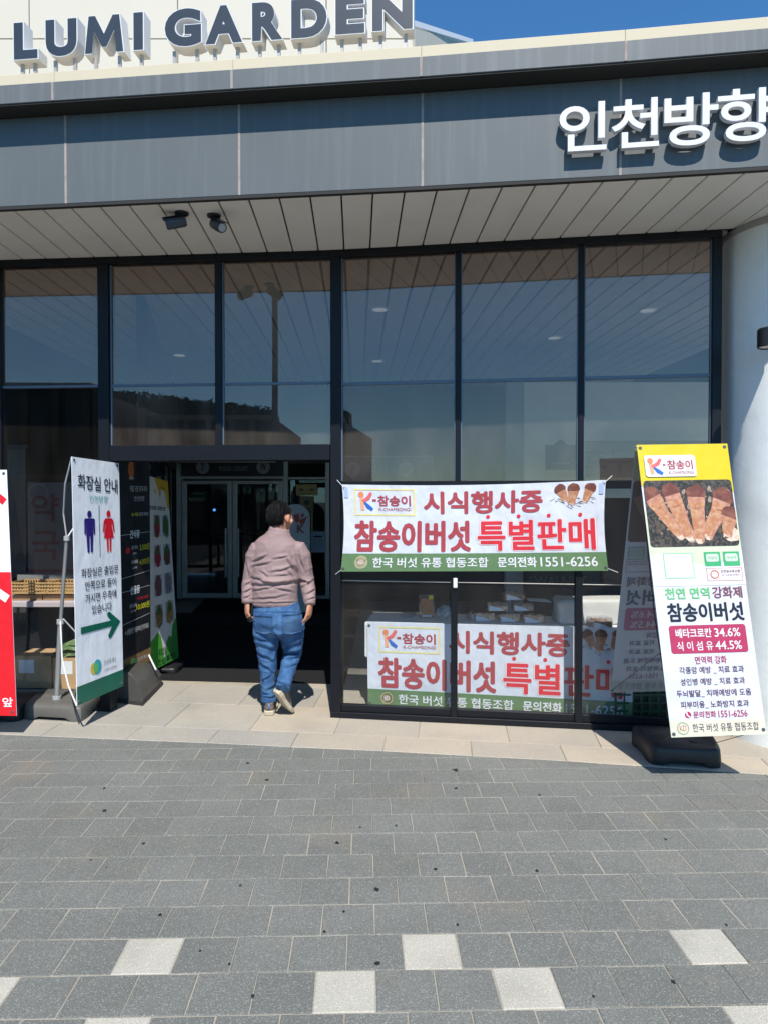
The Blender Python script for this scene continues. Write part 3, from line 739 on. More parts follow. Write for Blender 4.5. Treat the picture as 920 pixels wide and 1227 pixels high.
b = MB(); b.hexa([(*m1.xy, .0125), (*m2.xy, .0125), (*m3.xy, .0125), (*m4.xy, .0125)], [(*m1.xy, .022), (*m2.xy, .022), (*m3.xy, .022), (*m4.xy, .022)])
o = b.build('door_mat', mat('door_mat_rubber', (.004, .004, .004), rough=.9), None); o['label'] = 'blacker door mat lying before the inner steel doors'; o['category'] = 'door mat'
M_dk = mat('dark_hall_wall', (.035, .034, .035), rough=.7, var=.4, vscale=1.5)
hw = thing('hall_wall', 'dark rear wall of the hall behind the inner doors', 'wall')
DY = 11.9
xl = AY(212, 600, DY).x; xr = AY(397, 600, DY).x
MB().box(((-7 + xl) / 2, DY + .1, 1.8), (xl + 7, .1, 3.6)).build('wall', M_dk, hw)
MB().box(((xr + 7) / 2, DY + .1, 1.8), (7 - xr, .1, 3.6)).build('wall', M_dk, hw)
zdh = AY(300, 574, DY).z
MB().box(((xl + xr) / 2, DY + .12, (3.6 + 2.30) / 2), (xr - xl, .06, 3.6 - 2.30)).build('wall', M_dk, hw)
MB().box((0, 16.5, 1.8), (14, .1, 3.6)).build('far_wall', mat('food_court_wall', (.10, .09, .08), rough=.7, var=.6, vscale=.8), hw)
# a solid wall on the left, ceiling-lighting side openings and an added terrace on the right
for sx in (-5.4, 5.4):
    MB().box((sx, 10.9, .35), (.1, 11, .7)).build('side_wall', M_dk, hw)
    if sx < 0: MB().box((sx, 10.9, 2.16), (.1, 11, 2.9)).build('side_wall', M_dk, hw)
    for k in range(7 if sx > 0 else 0): MB().box((sx, 5.7 + k * 1.7, 2.15), (.08, .08, 2.9)).build('side_post', M_frame, hw)
bounce = MB().box((9.5, 10.5, -.03), (8, 14, .05)).build('bounce_slab', mat('pale_bounce', (.45, .43, .39), rough=.9, var=.3), None); bounce['kind'] = 'structure'  # unseen pale slab, added to throw daylight up onto the ceiling
# plain beige shop wall standing inside behind the right panes
bwz = AY(700, 457, 8.1).z; bx0 = AY(628, 600, 8.1).x; bx1 = AY(900, 600, 8.1).x
shopw = thing('shop_wall', 'plain pale beige shop wall inside behind the right upper panes', 'wall')
MB().box(((bx0 + bx1) / 2, 8.2, (bwz + 1.72) / 2), (bx1 - bx0, .1, bwz - 1.72)).build('wall_board', mat('beige_shop_wall', (.78, .74, .65), rough=.8, var=.15), shopw)
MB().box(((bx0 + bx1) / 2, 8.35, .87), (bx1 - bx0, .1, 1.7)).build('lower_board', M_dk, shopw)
MB().box((bx0 - .1, 8.22, bwz / 2), (.2, .12, bwz)).build('end_post', mat('grey_end_post', (.36, .36, .35), rough=.8), shopw)
# partition on the left of the lobby, glazed
pt = thing('lobby_partition', 'dark glazed partition along the left of the lobby', 'partition')
pa = Vector((-2.28, 6.7)); pb = Vector((xl - .05, DY))
for k in range(5):
    t = k / 4; p = pa.lerp(pb, t); MB().box((p.x, p.y, 1.1), (.05, .05, 2.2)).build('post', M_frame, pt)
for k in range(4):
    p = pa.lerp(pb, k / 4); q = pa.lerp(pb, (k + 1) / 4); MB().wallbox(p, q, .02, 2.2, -.004, .004).build('pane', M_gdark, pt)
MB().wallbox(pa, pb, 2.2, 3.6, -.04, .04).build('header', M_dk, pt)
MB().wallbox(pa, pb, .0, .02, -.03, .03).build('header', M_dk, pt)
# -- inner doors
ds = thing('steel_door_set', 'stainless framed double glass doors at the back of the lobby', 'door')
def sbox(px0, px1, py0, py1, Y, th, name, m, root, bev=.004):
    a = AY(px0, py1, Y); c = AY(px1, py0, Y)
    return MB().box(((a.x + c.x) / 2, Y + th / 2, (a.z + c.z) / 2), (c.x - a.x, th, c.z - a.z), bevel=bev).build(name, m, root)
YB = 717.5
sbox(212, 217, 555, YB, DY, .12, 'door_post', M_steel, ds)
sbox(339.5, 344.5, 553, YB, DY, .12, 'door_post', M_steel, ds)
sbox(390, 394.5, 554, YB, DY, .12, 'door_post', M_steel, ds)
sbox(217, 339.5, 570.5, 574, DY, .10, 'door_header', M_steel, ds); sbox(344.5, 390, 571.5, 574.5, DY, .10, 'door_header', M_steel, ds)
sbox(200, 330, 551.5, 554, DY - .3, .05, 'track', mat('track_alloy', (.55, .55, .55), rough=.4), ds)
def leaf(x0, x1, hx, label):
    r = thing('_', '', '') if False else None
    lf = sbox(x0, x0 + 5, 576, YB - 1, DY - .05, .05, 'door_leaf', M_steel, ds); lf['label'] = label
    sbox(x1 - 5, x1, 576, YB - 1, DY - .05, .05, 'stile', M_steel, lf); sbox(x0 + 5, x1 - 5, 576, 580, DY - .05, .05, 'top_rail', M_steel, lf)
    sbox(x0 + 5, x1 - 5, 711, YB - 1, DY - .05, .05, 'bottom_rail', M_steel, lf); sbox(x0 + 5, x1 - 5, 580.2, 710.8, DY - .03, .01, 'glass_pane', M_gdark, lf)
    a = AY(hx, 633, DY - .13); c = AY(hx, 692, DY - .13)
    MB().tube([a, c], .016, 10).build('handle', M_steel, lf)
    for z in (a.z - .04, c.z + .04): MB().tube([(a.x, a.y, z), (a.x, DY - .04, z)], .01, 8).build('handle_mount', M_steel, lf)
leaf(218.5, 277.8, 270.5, 'left door leaf'); leaf(279.2, 338.5, 285.5, 'right door leaf')
sbox(344.6, 389.9, 575, 714, DY + .04, .01, 'side_pane', M_gdark, ds); sbox(344.6, 389.9, 714, YB, DY, .08, 'bottom_rail', M_steel, ds)
# sign board over the doors
sbx = sbox(218, 340, 553, 570, DY - .02, .04, 'board', mat('dark_sign_board', (.02, .02, .022), rough=.5), (sg := thing('food_court_sign', 'dark FOOD COURT sign board over the inner doors', 'sign')))
def board_sheet(px0, px1, py0, py1, Y, root):
    s = Sheet.__new__(Sheet); s.c = [AY(px0, py0, Y), AY(px1, py0, Y), AY(px1, py1, Y), AY(px0, py1, Y)]; s.mirror = False; s.sag = 0; s.n = Vector((0, -1, 0)); s.root = root
    s.W = (s.c[1] - s.c[0]).length; s.H = (s.c[3] - s.c[0]).length; s.store = {}; return s
I_dim = ink(.32, .32, .32); I_dk = ink(.02, .02, .022)
s = board_sheet(218, 340, 553, 570, DY - .025, sg)
s.oval(.205, .40, .066, I_dim, 'round_emblem', 1); s.oval(.80, .40, .066, I_dim, 'round_emblem', 1)
s.text('T', .185, .12, .225, .62, I_dk, .04, lay=2); s.text('W', .77, .12, .83, .62, I_dk, .04, lay=2)
s.text('FOOD COURT', .37, .34, .65, .66, I_dim, .0, lay=2); s.done()
# notices around the right side pane
def notice(name, label, px0, px1, py0, py1, Y, col, th=.006, group=None):
    a = AY(px0, py0, Y); c = AY(px1, py1, Y)
    return Sheet(name, label, 'notice', (a.x, Y, a.z), (c.x, Y, a.z), (c.x, Y, c.z), (a.x, Y, c.z), col, th=th, group=group, part='sheet', nu=2, nv=2)
I_yel = ink(.55, .38, .09); I_yel2 = ink(.28, .20, .06)
for (x0, x1, lb) in ((355, 367.2, 'left of two small yellow notices high on the side pane'), (367.6, 379.8, 'right of two small yellow notices high on the side pane')):
    s = notice('yellow_notice', lb, x0, x1, 580.5, 593.5, DY - .03, I_yel, group='yellow notices on the side pane'); s.oval(.5, .48, .26, ink(.12, .09, .03), asp=.5); s.rect(.2, .12, .8, .17, I_yel2); s.rect(.2, .8, .8, .85, I_yel2); s.done()
s = notice('brown_notice', 'dull brown notice with round emblem below the yellow notices', 360, 375.5, 594.5, 616, DY - .03, I_yel2); s.oval(.5, .35, .22, ink(.05, .045, .03)); s.rect(.2, .65, .8, .7, ink(.05, .045, .03)); s.rect(.2, .77, .8, .81, ink(.05, .045, .03)); s.done()
sbox(372.8, 374.8, 616, 637, DY - .04, .01, 'yellow_strip', I_yel, None); bpy.data.objects['yellow_strip']['label'] = 'thin upright yellow strip beside the arched standee'; bpy.data.objects['yellow_strip']['category'] = 'strip'
# arched standee
stn = thing('arched_standee', 'pale blue arch-topped standee with red butterfly print beside the inner doors', 'standee')
SYY = 10.6
def sp(px, py): p = AY(px, py, SYY); return p
pts = []
L0 = AY(337, 700, SYY).x; R0 = AY(371.5, 700, SYY).x; zb = .014; zt = AY(354, 604, SYY).z; rr_ = (R0 - L0) / 2
prof = [(L0, zb), (R0, zb)] + [(L0 + rr_ + rr_ * math.cos(R(a)), zt - rr_ + rr_ * math.sin(R(a))) for a in range(0, 181, 15)]
b = MB(); A = [b.bm.verts.new((x, SYY, z)) for x, z in prof]; B = [b.bm.verts.new((x, SYY + .04, z)) for x, z in prof]
b.bm.faces.new(A); b.bm.faces.new(B[::-1])
for k in range(len(A)): b.bm.faces.new((A[k], B[k], B[(k + 1) % len(A)], A[(k + 1) % len(A)]))
b.build('board', mat('standee_board', (.50, .56, .60), rough=.5), stn)
s = board_sheet(337, 371.5, 604, 716, SYY - .003, stn)
I_red = ink(.42, .045, .03); 
s.poly([(.42, .12), (.62, .10), (.66, .18), (.52, .20)], I_red, 'butterfly_print', 2); s.poly([(.64, .17), (.92, .13), (.80, .21), (.68, .22)], I_red, 'butterfly_print', 2); s.poly([(.66, .16), (.74, .09), (.82, .12)], I_red, 'butterfly_print', 2)
s.text('K', .55, .22, .82, .31, ink(.25, .02, .05), .05); s.rect(.55, .42, .96, .424, I_dk); s.rect(.4, .47, .62, .53, I_dk); s.rect(.68, .47, .95, .48, I_dk)
s.rect(.55, .58, .92, .74, I_yel, lay=1); s.rect(.6, .6, .87, .72, I_dk, lay=2); s.done()
s = notice('paper_notice', 'bluish white paper notice taped low on the side pane', 372.5, 389.5, 637, 662, DY - .035, ink(.42, .50, .62))
s.rect(.2, .2, .8, .27, I_dk); 
for k in range(5): s.rect(.15, .36 + .09 * k, .85, .39 + .09 * k, ink(.22, .27, .36))
s.done()
# counter and lit goods seen dimly behind the doors
ct = thing('food_counter', 'dim counter with trays and spoons seen through the inner doors', 'counter')
MB().box((-2.1, 14.6, .5), (2.6, .6, 1.0), bevel=.01).build('counter_body', mat('counter_wood', (.06, .045, .035), rough=.5), ct)
rc = random.Random(4)
for k in range(9):
    MB().box((-3.2 + k * .26, 14.35, 1.04), (.16, .16, rc.uniform(.05, .14)), bevel=.01).build('tray', mat('tray%d' % (k % 4), [(.3, .3, .3), (.25, .12, .03), (.1, .18, .05), (.35, .3, .2)][k % 4], rough=.4), ct)
bl = AY(257, 611, 15.5); o = thing('blue_lamp', 'tiny blue lit screen deep inside behind the left door leaf', 'lamp', loc=bl)
MB().box((0, 0, 0), (.05, .02, .05)).build('screen', emit('blue_light', (.1, .35, 1), 1.6), o)
# interior shop signs seen through the right panes
s = notice('walnut_sign', 'dim WALNUT sign board hanging inside behind the glass', 632, 712, 684, 706, 8.0, ink(.02, .02, .018)); s.root['category'] = 'sign'
s.text('WALNUT', .1, .3, .88, .8, ink(.10, .09, .065), .01); s.rect(-.02, .15, -.0, .2, I_dk); s.done()
s = notice('restroom_sign', 'dim hanging restroom sign between two round emblems inside', 409, 519, 546, 578, 7.4, ink(.045, .055, .07)); s.root['category'] = 'sign'
I_d2 = ink(.22, .24, .26); I_sb = ink(.04, .05, .065)
s.outline(0, 0, 1, 1, .012, I_d2); s.oval(.12, .52, .085, I_d2); s.oval(.70, .52, .085, I_d2); s.text('T', .09, .36, .15, .7, I_sb, .03, lay=4); s.text('W', .655, .38, .745, .68, I_sb, .03, lay=4)
s.text('고객화장실', .26, .34, .58, .66, I_d2, .02); s.done()
for (px0, px1) in ((653, 690),):
    s = notice('shop_emblem', 'dark square shop emblem inside behind the middle glass pane', px0, px1, 533, 563, 7.6, ink(.03, .04, .06)); s.root['category'] = 'sign'
    s.oval(.5, .3, .28, ink(.08, .09, .11)); s.poly([(.25, .0), (.5, -.22), (.75, .0)], ink(.03, .04, .06), lay=1); s.rect(.2, .7, .8, .76, I_d2); s.done()
s = notice('snack_shop_sign', 'blue Korean shop lettering on a beige board inside', 690, 850, 528, 572, 7.9, ink(.20, .19, .17)); s.root['category'] = 'sign'
s.text('호두과자', .06, .2, .78, .82, ink(.05, .09, .15), .02); s.done()

# ================================================================== BANNERS
M_cloth = mat('white_banner_cloth', (.60, .62, .68), rough=.5, wave=.7, bump=.05, bscale=300)
M_clothT = mat('white_banner_back', (.50, .50, .52), rough=.6, wave=.5, trans=.25)
M_alu = mat('aluminium_pole', (.52, .53, .54), rough=.35, metal=.7, var=.2)
M_grom = mat('grommet', (.12, .12, .13), rough=.4, metal=.5)
I_white = ink(.78, .78, .80); I_black = ink(.015, .015, .022); I_maroon = ink(.42, .06, .07); I_redb = ink(.72, .03, .045); I_green = ink(.13, .23, .10)
I_yell = ink(.80, .70, .28); I_or = ink(.80, .25, .10); I_blue = ink(.02, .14, .55)
def planar(TL, TR, BL, brpx):
    n = (TR - TL).cross(BL - TL); d = ray(*brpx); o = Vector((0, 0, EYE)); t = (TL - o).dot(n) / d.dot(n); return o + d * t
def cord(root, a, b, m=None, r=.0022, name='cord', sag=.0):
    a = Vector(a); b = Vector(b); mid = (a + b) / 2 - Vector((0, 0, sag)); MB().tube([a, mid, b], r, 6).build(name, m or M_black, root)
M_moss = mat('printed_moss', (.012, .012, .010), rough=.5, var=.9, vscale=55, col2=(.13, .10, .075), wave=.3)
M_cap = mat('printed_mushroom_cap', (.14, .040, .025), rough=.4, var=.7, vscale=22, col2=(.30, .115, .065))
M_cap2 = mat('printed_mushroom_veil', (.42, .17, .105), rough=.4, var=.7, vscale=40, col2=(.62, .38, .27))
M_stem = mat('printed_mushroom_stem', (.43, .175, .075), rough=.4, var=.9, vscale=38, col2=(.58, .36, .21))
M_stem2 = mat('printed_mushroom_tip', (.72, .55, .42), rough=.4, var=.8, vscale=60, col2=(.4, .25, .15))
def mushroom(s, cu, cv, L, wd, ang, lay=3, tip=True):
    """printed matsutake: cap at (cu, cv), stem of length L (u units) towards ang (0 = down)"""
    k = s.W / s.H; dx = math.sin(ang); dy = math.cos(ang); P = []
    for t, q in ((0, .94), (.16, .90), (.28, .76), (.42, .70), (.55, .66), (.68, .60), (.8, .60), (.9, .5), (.97, .34), (1, .16)):
        w1 = noise.noise(Vector((cu * 40, t * 3.2, cv * 9))) * .16; bend = noise.noise(Vector((cu * 13, t * 1.4, 5))) * wd * .35 * t
        P.append((cu + dx * L * t + dy * bend, cv + (dy * L * t - dx * bend) * k, wd * (q + w1 * (t > 0))))
    Lf = [(x + dy * w_ / 2, y - dx * w_ / 2 * k) for x, y, w_ in P]; Rt = [(x - dy * w_ / 2, y + dx * w_ / 2 * k) for x, y, w_ in P]
    for i in range(9): s.poly([Lf[i], Lf[i + 1], Rt[i + 1], Rt[i]], (M_cap2 if i < 1 else M_stem) if (i < 7 or not tip) else M_stem2, 'printed_mushroom', lay)
    s.stroke([Lf[2], ((Lf[2][0] + Rt[2][0]) / 2 + dx * wd * .07, (Lf[2][1] + Rt[2][1]) / 2 + dy * wd * .07 * k), Rt[2]], wd * .03, M_cap2, 'printed_mushroom', lay + .3)
    s.stroke([((a_[0] * .90 + b_[0] * .10), (a_[1] * .90 + b_[1] * .10)) for a_, b_ in zip(Lf[2:9], Rt[2:9])], wd * .13, M_cap2, 'printed_mushroom', lay + .2)
    for q_ in range(7):
        t_ = 2 + q_ * .9; i_ = int(t_); s.stroke([(Lf[i_][0] * .7 + Rt[i_][0] * .3, Lf[i_][1] * .7 + Rt[i_][1] * .3), (Lf[i_][0] * (.3) + Rt[i_][0] * .7, Lf[i_][1] * .3 + Rt[i_][1] * .7 + wd * .05 * k)], wd * .035, M_cap2, 'printed_mushroom', lay + .4)
    C = []
    for i in range(14):
        a = math.pi * i / 13; wv = 1 + noise.noise(Vector((cu * 31, a * 1.3, 2))) * .22; x = math.cos(a) * wd * .52 * (1 + (wv - 1) * math.sin(a)); y = -math.sin(a) * wd * .50 * wv
        C.append((cu + x * dy + y * dx, cv + (-x * dx + y * dy) * k))
    C += [(cu + (-wd * .46) * dy + .16 * wd * dx, cv + (wd * .46 * dx + .16 * wd * dy) * k), (cu + (wd * .46) * dy + .16 * wd * dx, cv + (-wd * .46 * dx + .16 * wd * dy) * k)]
    s.poly(C, M_cap, 'printed_mushroom', lay + 1)
def k_logo(s, u0, v0, u1, v1):
    """red-orange-blue K mark"""
    U = lambda x: u0 + (u1 - u0) * x
    V = lambda y: v0 + (v1 - v0) * y
    wd = (u1 - u0)
    s.stroke([(U(.22), V(.25)), (U(.28), V(.98))], wd * .26, I_or2, 'printed_logo', 3)
    s.oval(U(.20), V(.13), wd * .2, I_or, 'printed_logo', 4, n=16)
    s.stroke([(U(.92), V(.02)), (U(.72), V(.30)), (U(.30), V(.52))], [wd * .2, wd * .26, wd * .22], I_pinkr, 'printed_logo', 4)
    s.stroke([(U(.42), V(.55)), (U(.68), V(.78)), (U(.98), V(.95))], [wd * .12, wd * .28, wd * .2], I_blue, 'printed_logo', 5)
I_or2 = ink(.82, .40, .22); I_pinkr = ink(.78, .14, .14)
def horiz_banner(s):
    s.rect(0, .792, 1, 1, I_green, 'green_band')
    s.outline(.045, .045, .285, .355, .006, I_yell)
    k_logo(s, .062, .085, .118, .295)
    s.text('-', .117, .165, .133, .19, I_maroon, .03); s.text('참송이', .138, .12, .268, .245, I_maroon, .04)
    s.text('K-CHAMSONGI', .142, .262, .268, .298, I_maroon, .005)
    s.text('시식행사중', .318, .072, .772, .335, I_maroon, .050)
    mushroom(s, .835, .085, .05, .042, .45); mushroom(s, .885, .085, .06, .045, .0); mushroom(s, .945, .085, .055, .042, -.45)
    rr = random.Random(2)
    for k in range(34):
        a = rr.uniform(-.2, math.pi + .2); u = .887 + math.cos(a) * rr.uniform(.02, .075); v = .19 + math.sin(a) * rr.uniform(.02, .10)
        s.stroke([(u, v), (u + rr.uniform(-.02, .02), v + rr.uniform(-.02, .03))], .0016, ink(.10, .12, .07), 'printed_moss', 2)
    s.text('참송이버섯', .042, .41, .50, .775, I_maroon, .062)
    s.text('특별판매', .525, .415, .965, .765, I_redb, .036)
    s.text('특별판매', .518, .403, .972, .777, I_pink, .070, lay=1); s.text('특별판매', .5205, .408, .9695, .772, I_white, .056, lay=2)
    for u in (.566, .682, .795, .912): s.oval(u, .372, .0075, I_redb, lay=3, n=14)
    s.ring(.076, .893, .020, .024, ink(.55, .45, .25)); s.ring(.076, .893, .012, .027, ink(.40, .42, .25), lay=1); s.oval(.076, .893, .013, ink(.50, .33, .22), n=18); s.text('KD', .066, .872, .086, .915, I_white, .02, lay=4)
    s.text('한국 버섯 유통 협동조합', .122, .838, .565, .955, I_white, .026)
    s.text('문의전화', .60, .838, .745, .955, I_white, .038); s.text('1551-6256', .758, .842, .966, .95, I_white, .035)
I_pink = ink(.78, .45, .45)
# ---- banner tied outside the glass
def gp(px, py, off): p = line_at(WALL_R, px, -off); return AY(px, py, p.y)
TL = gp(410, 580.5, .075); TR = gp(725.5, 575, .075); BL = gp(408.5, 685, .075)
BR = planar(TL, TR, BL, (728.5, 684))
b1 = Sheet('hanging_banner', 'white Korean mushroom sale banner tied outside across the glass wall', 'banner', TL, TR, BR, BL, M_cloth, sag=.03, nu=32)
horiz_banner(b1)
for i_, (u, v) in enumerate(((.014, .10), (.986, .10))):
    b1.rect(u - .008, v - .07, u + .008, v + .05, mat('clear_tape', (.38, .46, .66), rough=.15), 'tape', 5 + i_, r=0)
b1.grommets([(.008, .04), (.992, .04), (.008, .965), (.992, .965)], M_grom); b1.done()
for (u, v, px, py) in ((.008, .04, 403, 574), (.992, .04, 733, 570), (.008, .965, 401, 689), (.992, .965, 740, 686)):
    cord(b1.root, b1.at(u, v, .003), gp(px, py, .04), M_white, .002)

# ---- table behind the glass with the same banner tied to its front
tb = thing('display_table', 'long folding table under a white cloth behind the right glass panes', 'table')
def cz(px, py, z): return G(px, py, z)
F0 = cz(440, 745.5, .708); F1 = AY(757, 752, 5.40)
dz = F1.z
tab = [Vector((F0.x, F0.y, .70)), Vector((F1.x + .5, F1.y - .09, .70)), Vector((F1.x + .56, F1.y + .42, .70)), Vector((F0.x + .06, F0.y + .5, .70))]
b = MB(); b.hexa([(p.x, p.y, .675) for p in tab], [(p.x, p.y, .703) for p in tab]); b.build('tabletop', mat('folding_table_top', (.5, .5, .5), rough=.5), tb)
for i in range(4):
    p = tab[i].lerp((tab[0] + tab[1] + tab[2] + tab[3]) / 4, .12); MB().tube([(p.x, p.y, -.01), (p.x, p.y, .68)], .013, 8).build('leg', M_steel, tb)
cl_ = MB(); ov = .012
cen = (tab[0] + tab[1] + tab[2] + tab[3]) / 4
tt = [p + (p - cen).normalized() * .02 for p in tab]
cl_.hexa([(p.x, p.y, .42) for p in tt], [(p.x, p.y, .712) for p in tt])
bmesh.ops.bevel(cl_.bm, geom=cl_.bm.edges[:], offset=.008, segments=2, affect='EDGES')
o = cl_.build('tablecloth', mat('white_tablecloth', (.74, .74, .74), rough=.8, wave=.6), None); o['label'] = 'white cloth covering the long table behind the glass'; o['category'] = 'tablecloth'
TL = F0 + Vector((0, -.03, .004)); TR = Vector((F1.x, F1.y - .03, F1.z)); BL = AY(441, 846, TL.y - .01); BR = planar(TL, TR, BL, (757, 865))
b2 = Sheet('table_banner', 'same sale banner pinned to the table front behind the glass, lower one', 'banner', TL, TR, BR, BL, M_cloth, nu=32)
horiz_banner(b2); b2.grommets([(.008, .04), (.008, .965), (.992, .965)], M_grom); b2.done()
# things on that table
def on_table(px, py, z=.714): return G(px, py, z)
c = on_table(511, 741); st = thing('sample_holder', 'clear acrylic stand with brown leaflet and yellow tag on the table', 'display stand', loc=c)
MB().box((0, .02, .10), (.125, .006, .19)).build('leaflet_holder', glass('acrylic', (.8, .82, .85), .08), st)
MB().box((0, .008, .085), (.09, .004, .155)).build('leaflet', mat('brown_leaflet', (.60, .20, .07), rough=.4, var=.6, vscale=40), st)
MB().box((.0, .004, .02), (.08, .003, .018)).build('caption_strip', I_white, st)
MB().box((.035, .0, .175), (.035, .004, .035)).build('yellow_tag', mat('yellow_tag', (.8, .6, .03)), st)
MB().box((0, .03, .004), (.12, .07, .008)).build('base', glass('acrylic', (.8, .82, .85), .08), st)
c = on_table(489, 739); st = thing('foil_plate', 'shallow foil plate with wrapped samples at the left end of the table', 'plate', loc=c)
auto_smooth(MB().lathe([(0, 0), (.05, 0), (.075, .022), (.08, .024), (.074, .02), (.05, .004), (0, .004)], n=20).build('dish', mat('foil', (.55, .56, .57), rough=.3, metal=.6), st))
MB().ellips((0, 0, .02), (.045, .04, .022), sub=2).build('wrapped_sample', mat('wrap', (.30, .31, .29), rough=.3, var=.6, vscale=60), st, smooth=True)
c = on_table(532, 741); bm = bmesh.new(); bmesh.ops.create_icosphere(bm, subdivisions=4, radius=1)
for v in bm.verts:
    q = noise.noise(v.co * 2.2) * .28 + noise.noise(v.co * 6) * .1; v.co = v.co * (1 + q); v.co.x *= .065; v.co.y *= .05; v.co.z = v.co.z * .055 + .05
me = bpy.data.meshes.new('plastic_bag'); bm.to_mesh(me); bm.free()
o = link('plastic_bag', me, mat('bag_plastic', (.38, .40, .42), rough=.25, var=.5, vscale=30), None, 'crumpled translucent plastic bag right of the leaflet stand', 'bag'); o.location = c
M_pack = glass('pack_lid', (.82, .82, .85), .10)
M_mush = mat('sliced_mushroom', (.34, .18, .10), rough=.6, var=.9, vscale=40, col2=(.78, .62, .45))
M_label = mat('pack_label', (.66, .70, .78), rough=.4)
def pack(px, py, zb, wdt, label, rz=0.0, hgt=.08, big=True):
    d = ray(px, py); t = (zb - EYE) / d.z; c = Vector((d.x * t, d.y * t, zb)); r = thing('mushroom_pack', label, 'food pack', 'packs of dried mushrooms piled on the table', loc=c); r.rotation_euler = (0, 0, rz)
    h = wdt / 2; MB().box((0, .06, hgt * .3), (wdt, .12, hgt * .6), bevel=.008).build('tray', M_mush, r)
    MB().box((0, .06, hgt * .5), (wdt + .006, .126, hgt * .96), bevel=.010).build('lid', M_pack, r)
    MB().hexa([(-h * .9, -.0065, hgt * .05), (h * .6, -.0065, hgt * .05), (h * .6, -.004, hgt * .05), (-h * .9, -.004, hgt * .05)], [(-h * .9, -.0065, hgt * .62), (h * .2, -.0065, hgt * .30), (h * .2, -.004, hgt * .30), (-h * .9, -.004, hgt * .62)]).build('paper_label', M_label, r)
    for k in range(6):
        MB().ellips((random.uniform(-h * .8, h * .8), random.uniform(.01, .1), hgt * random.uniform(.5, .8)), (random.uniform(.02, .035), .016, .009), Matrix.Rotation(random.uniform(0, 3), 3, 'Z'), sub=1).build('mushroom_slice', M_mush, r, smooth=True)
    return c
zT_ = .714
pack(581, 745, zT_, .165, 'left pack of the bottom row in the mushroom pile'); pack(611, 746, zT_, .165, 'middle pack of the bottom row in the mushroom pile'); pack(640, 747, zT_, .165, 'right pack of the bottom row in the mushroom pile')
z1_ = zT_ + .088
def pk_up(px, py, Yref, z, label, rz=0):
    c = AY(px, py, Yref); r = pack(px, py, zT_, .165, label, rz); o = [x for x in bpy.data.objects if x.get('label') == label][0]; o.location = (c.x, Yref, z)
Yp = on_table(611, 746).y
pk_up(597, 733, Yp + .01, z1_, 'left pack of the second row in the mushroom pile', .06); pk_up(627, 733, Yp + .015, z1_, 'right pack of the second row in the mushroom pile', -.05)
pk_up(617, 718, Yp + .02, z1_ + .088, 'topmost pack of the mushroom pile', .1)
pk_up(575, 730, Yp + .13, zT_, 'half hidden pack behind the left of the mushroom pile', .2)
c = AY(641, 722, Yp - .01); b = MB(); b.hexa([(-.06, -.04, 0), (.12, -.05, -.012), (.10, .06, -.002), (-.06, .06, .006)], [(-.06, -.04, .003), (.12, -.05, -.009), (.10, .06, .001), (-.06, .06, .009)])
o = b.build('leaflet', mat('leaflet_paper', (.6, .6, .62), rough=.4), None, label='white leaflet lying on the top of the mushroom pile', cat='leaflet'); o.location = (c.x, Yp - .01, z1_ + .094)
# cloth covered crate
c0 = on_table(672, 751); c1 = on_table(740, 752)
b = MB(); zt_ = .714
x0, x1 = c0.x, c0.x + .62; y0 = c0.y + .06
bb = MB().box(((x0 + x1) / 2, y0 + .14, zt_ + .10), (x1 - x0, .28, .20), bevel=.03, seg=3)
bmesh.ops.subdivide_edges(bb.bm, edges=bb.bm.edges[:], cuts=3, use_grid_fill=True)
for v in bb.bm.verts:
    q = noise.noise(v.co * 9) * .016 + noise.noise(v.co * 23) * .007; v.co += Vector((q, q, q * .6))
    if v.co.z < zt_ + .003: v.co.z = zt_ + .002
o = bb.build('covered_crate', mat('white_wrap_paper', (.62, .60, .56), rough=.8, var=.2), None, smooth=True, label='bulky crate draped in crumpled white paper at the right of the table', cat='crate')
pk_up(722, 746, c1.y - .03, zT_, 'pack lying before the paper draped crate', .15)
# green crate low behind the standing banner
c = G(778, 872, 0); c = Vector((2.02, 5.36, 0)); gcr = thing('green_crate', 'dark green mesh crate low behind the glass near the column', 'crate', loc=c)
M_gc = mat('green_crate_plastic', (.012, .07, .035), rough=.4)
MB().box((0, .19, .17), (.50, .30, .32)).build('liner', mat('crate_inside', (.008, .03, .018), rough=.7), gcr)
for k in range(9): MB().box((-.26 + k * .065, .02, .18), (.012, .02, .34)).build('slat', M_gc, gcr)
for k in range(6): MB().box((0, .012, .03 + k * .062), (.54, .012, .014)).build('rail', M_gc, gcr)

# ================================================================== STANDING BANNERS
# -- right: double sided stand
rt = thing('standing_banner', 'tall yellow topped mushroom banner stand with sheets front and back', 'banner stand')
YT, YBm = 4.45, 4.15
TL = AY(762.5, 533, YT); TR = AY(871, 531.5, YT - .02); BL = AY(804, 884, YBm); BR = planar(TL, TR, BL, (918, 880))
s = Sheet('', '', '', TL, TR, BR, BL, M_cloth, parent=rt, part='front_sheet', nu=10, nv=30)
I_yb = ink(.72, .56, .005); I_cream = ink(.70, .68, .52); I_lime = ink(.50, .60, .40)
s.poly([(0, 0), (1, 0), (1, .175), (.8, .15), (.3, .13), (0, .15)], I_yb, 'yellow_top', 1)
s.poly([(0, .24), (1, .24), (1, .40), (0, .47)], I_cream2 if False else ink(.66, .70, .50), 'pale_green_field', 1)
s.poly([(0, .40), (.12, .385), (.3, .40), (.55, .43), (.75, .43), (1, .38), (1, .5), (0, .5)], I_white, 'white_curve', 2)
s.rect(.02, .13, .985, .365, M_moss, 'photo_ground', 3, r=.04)
s.clip = (.02, .13, .985, .365)
rr = random.Random(8)
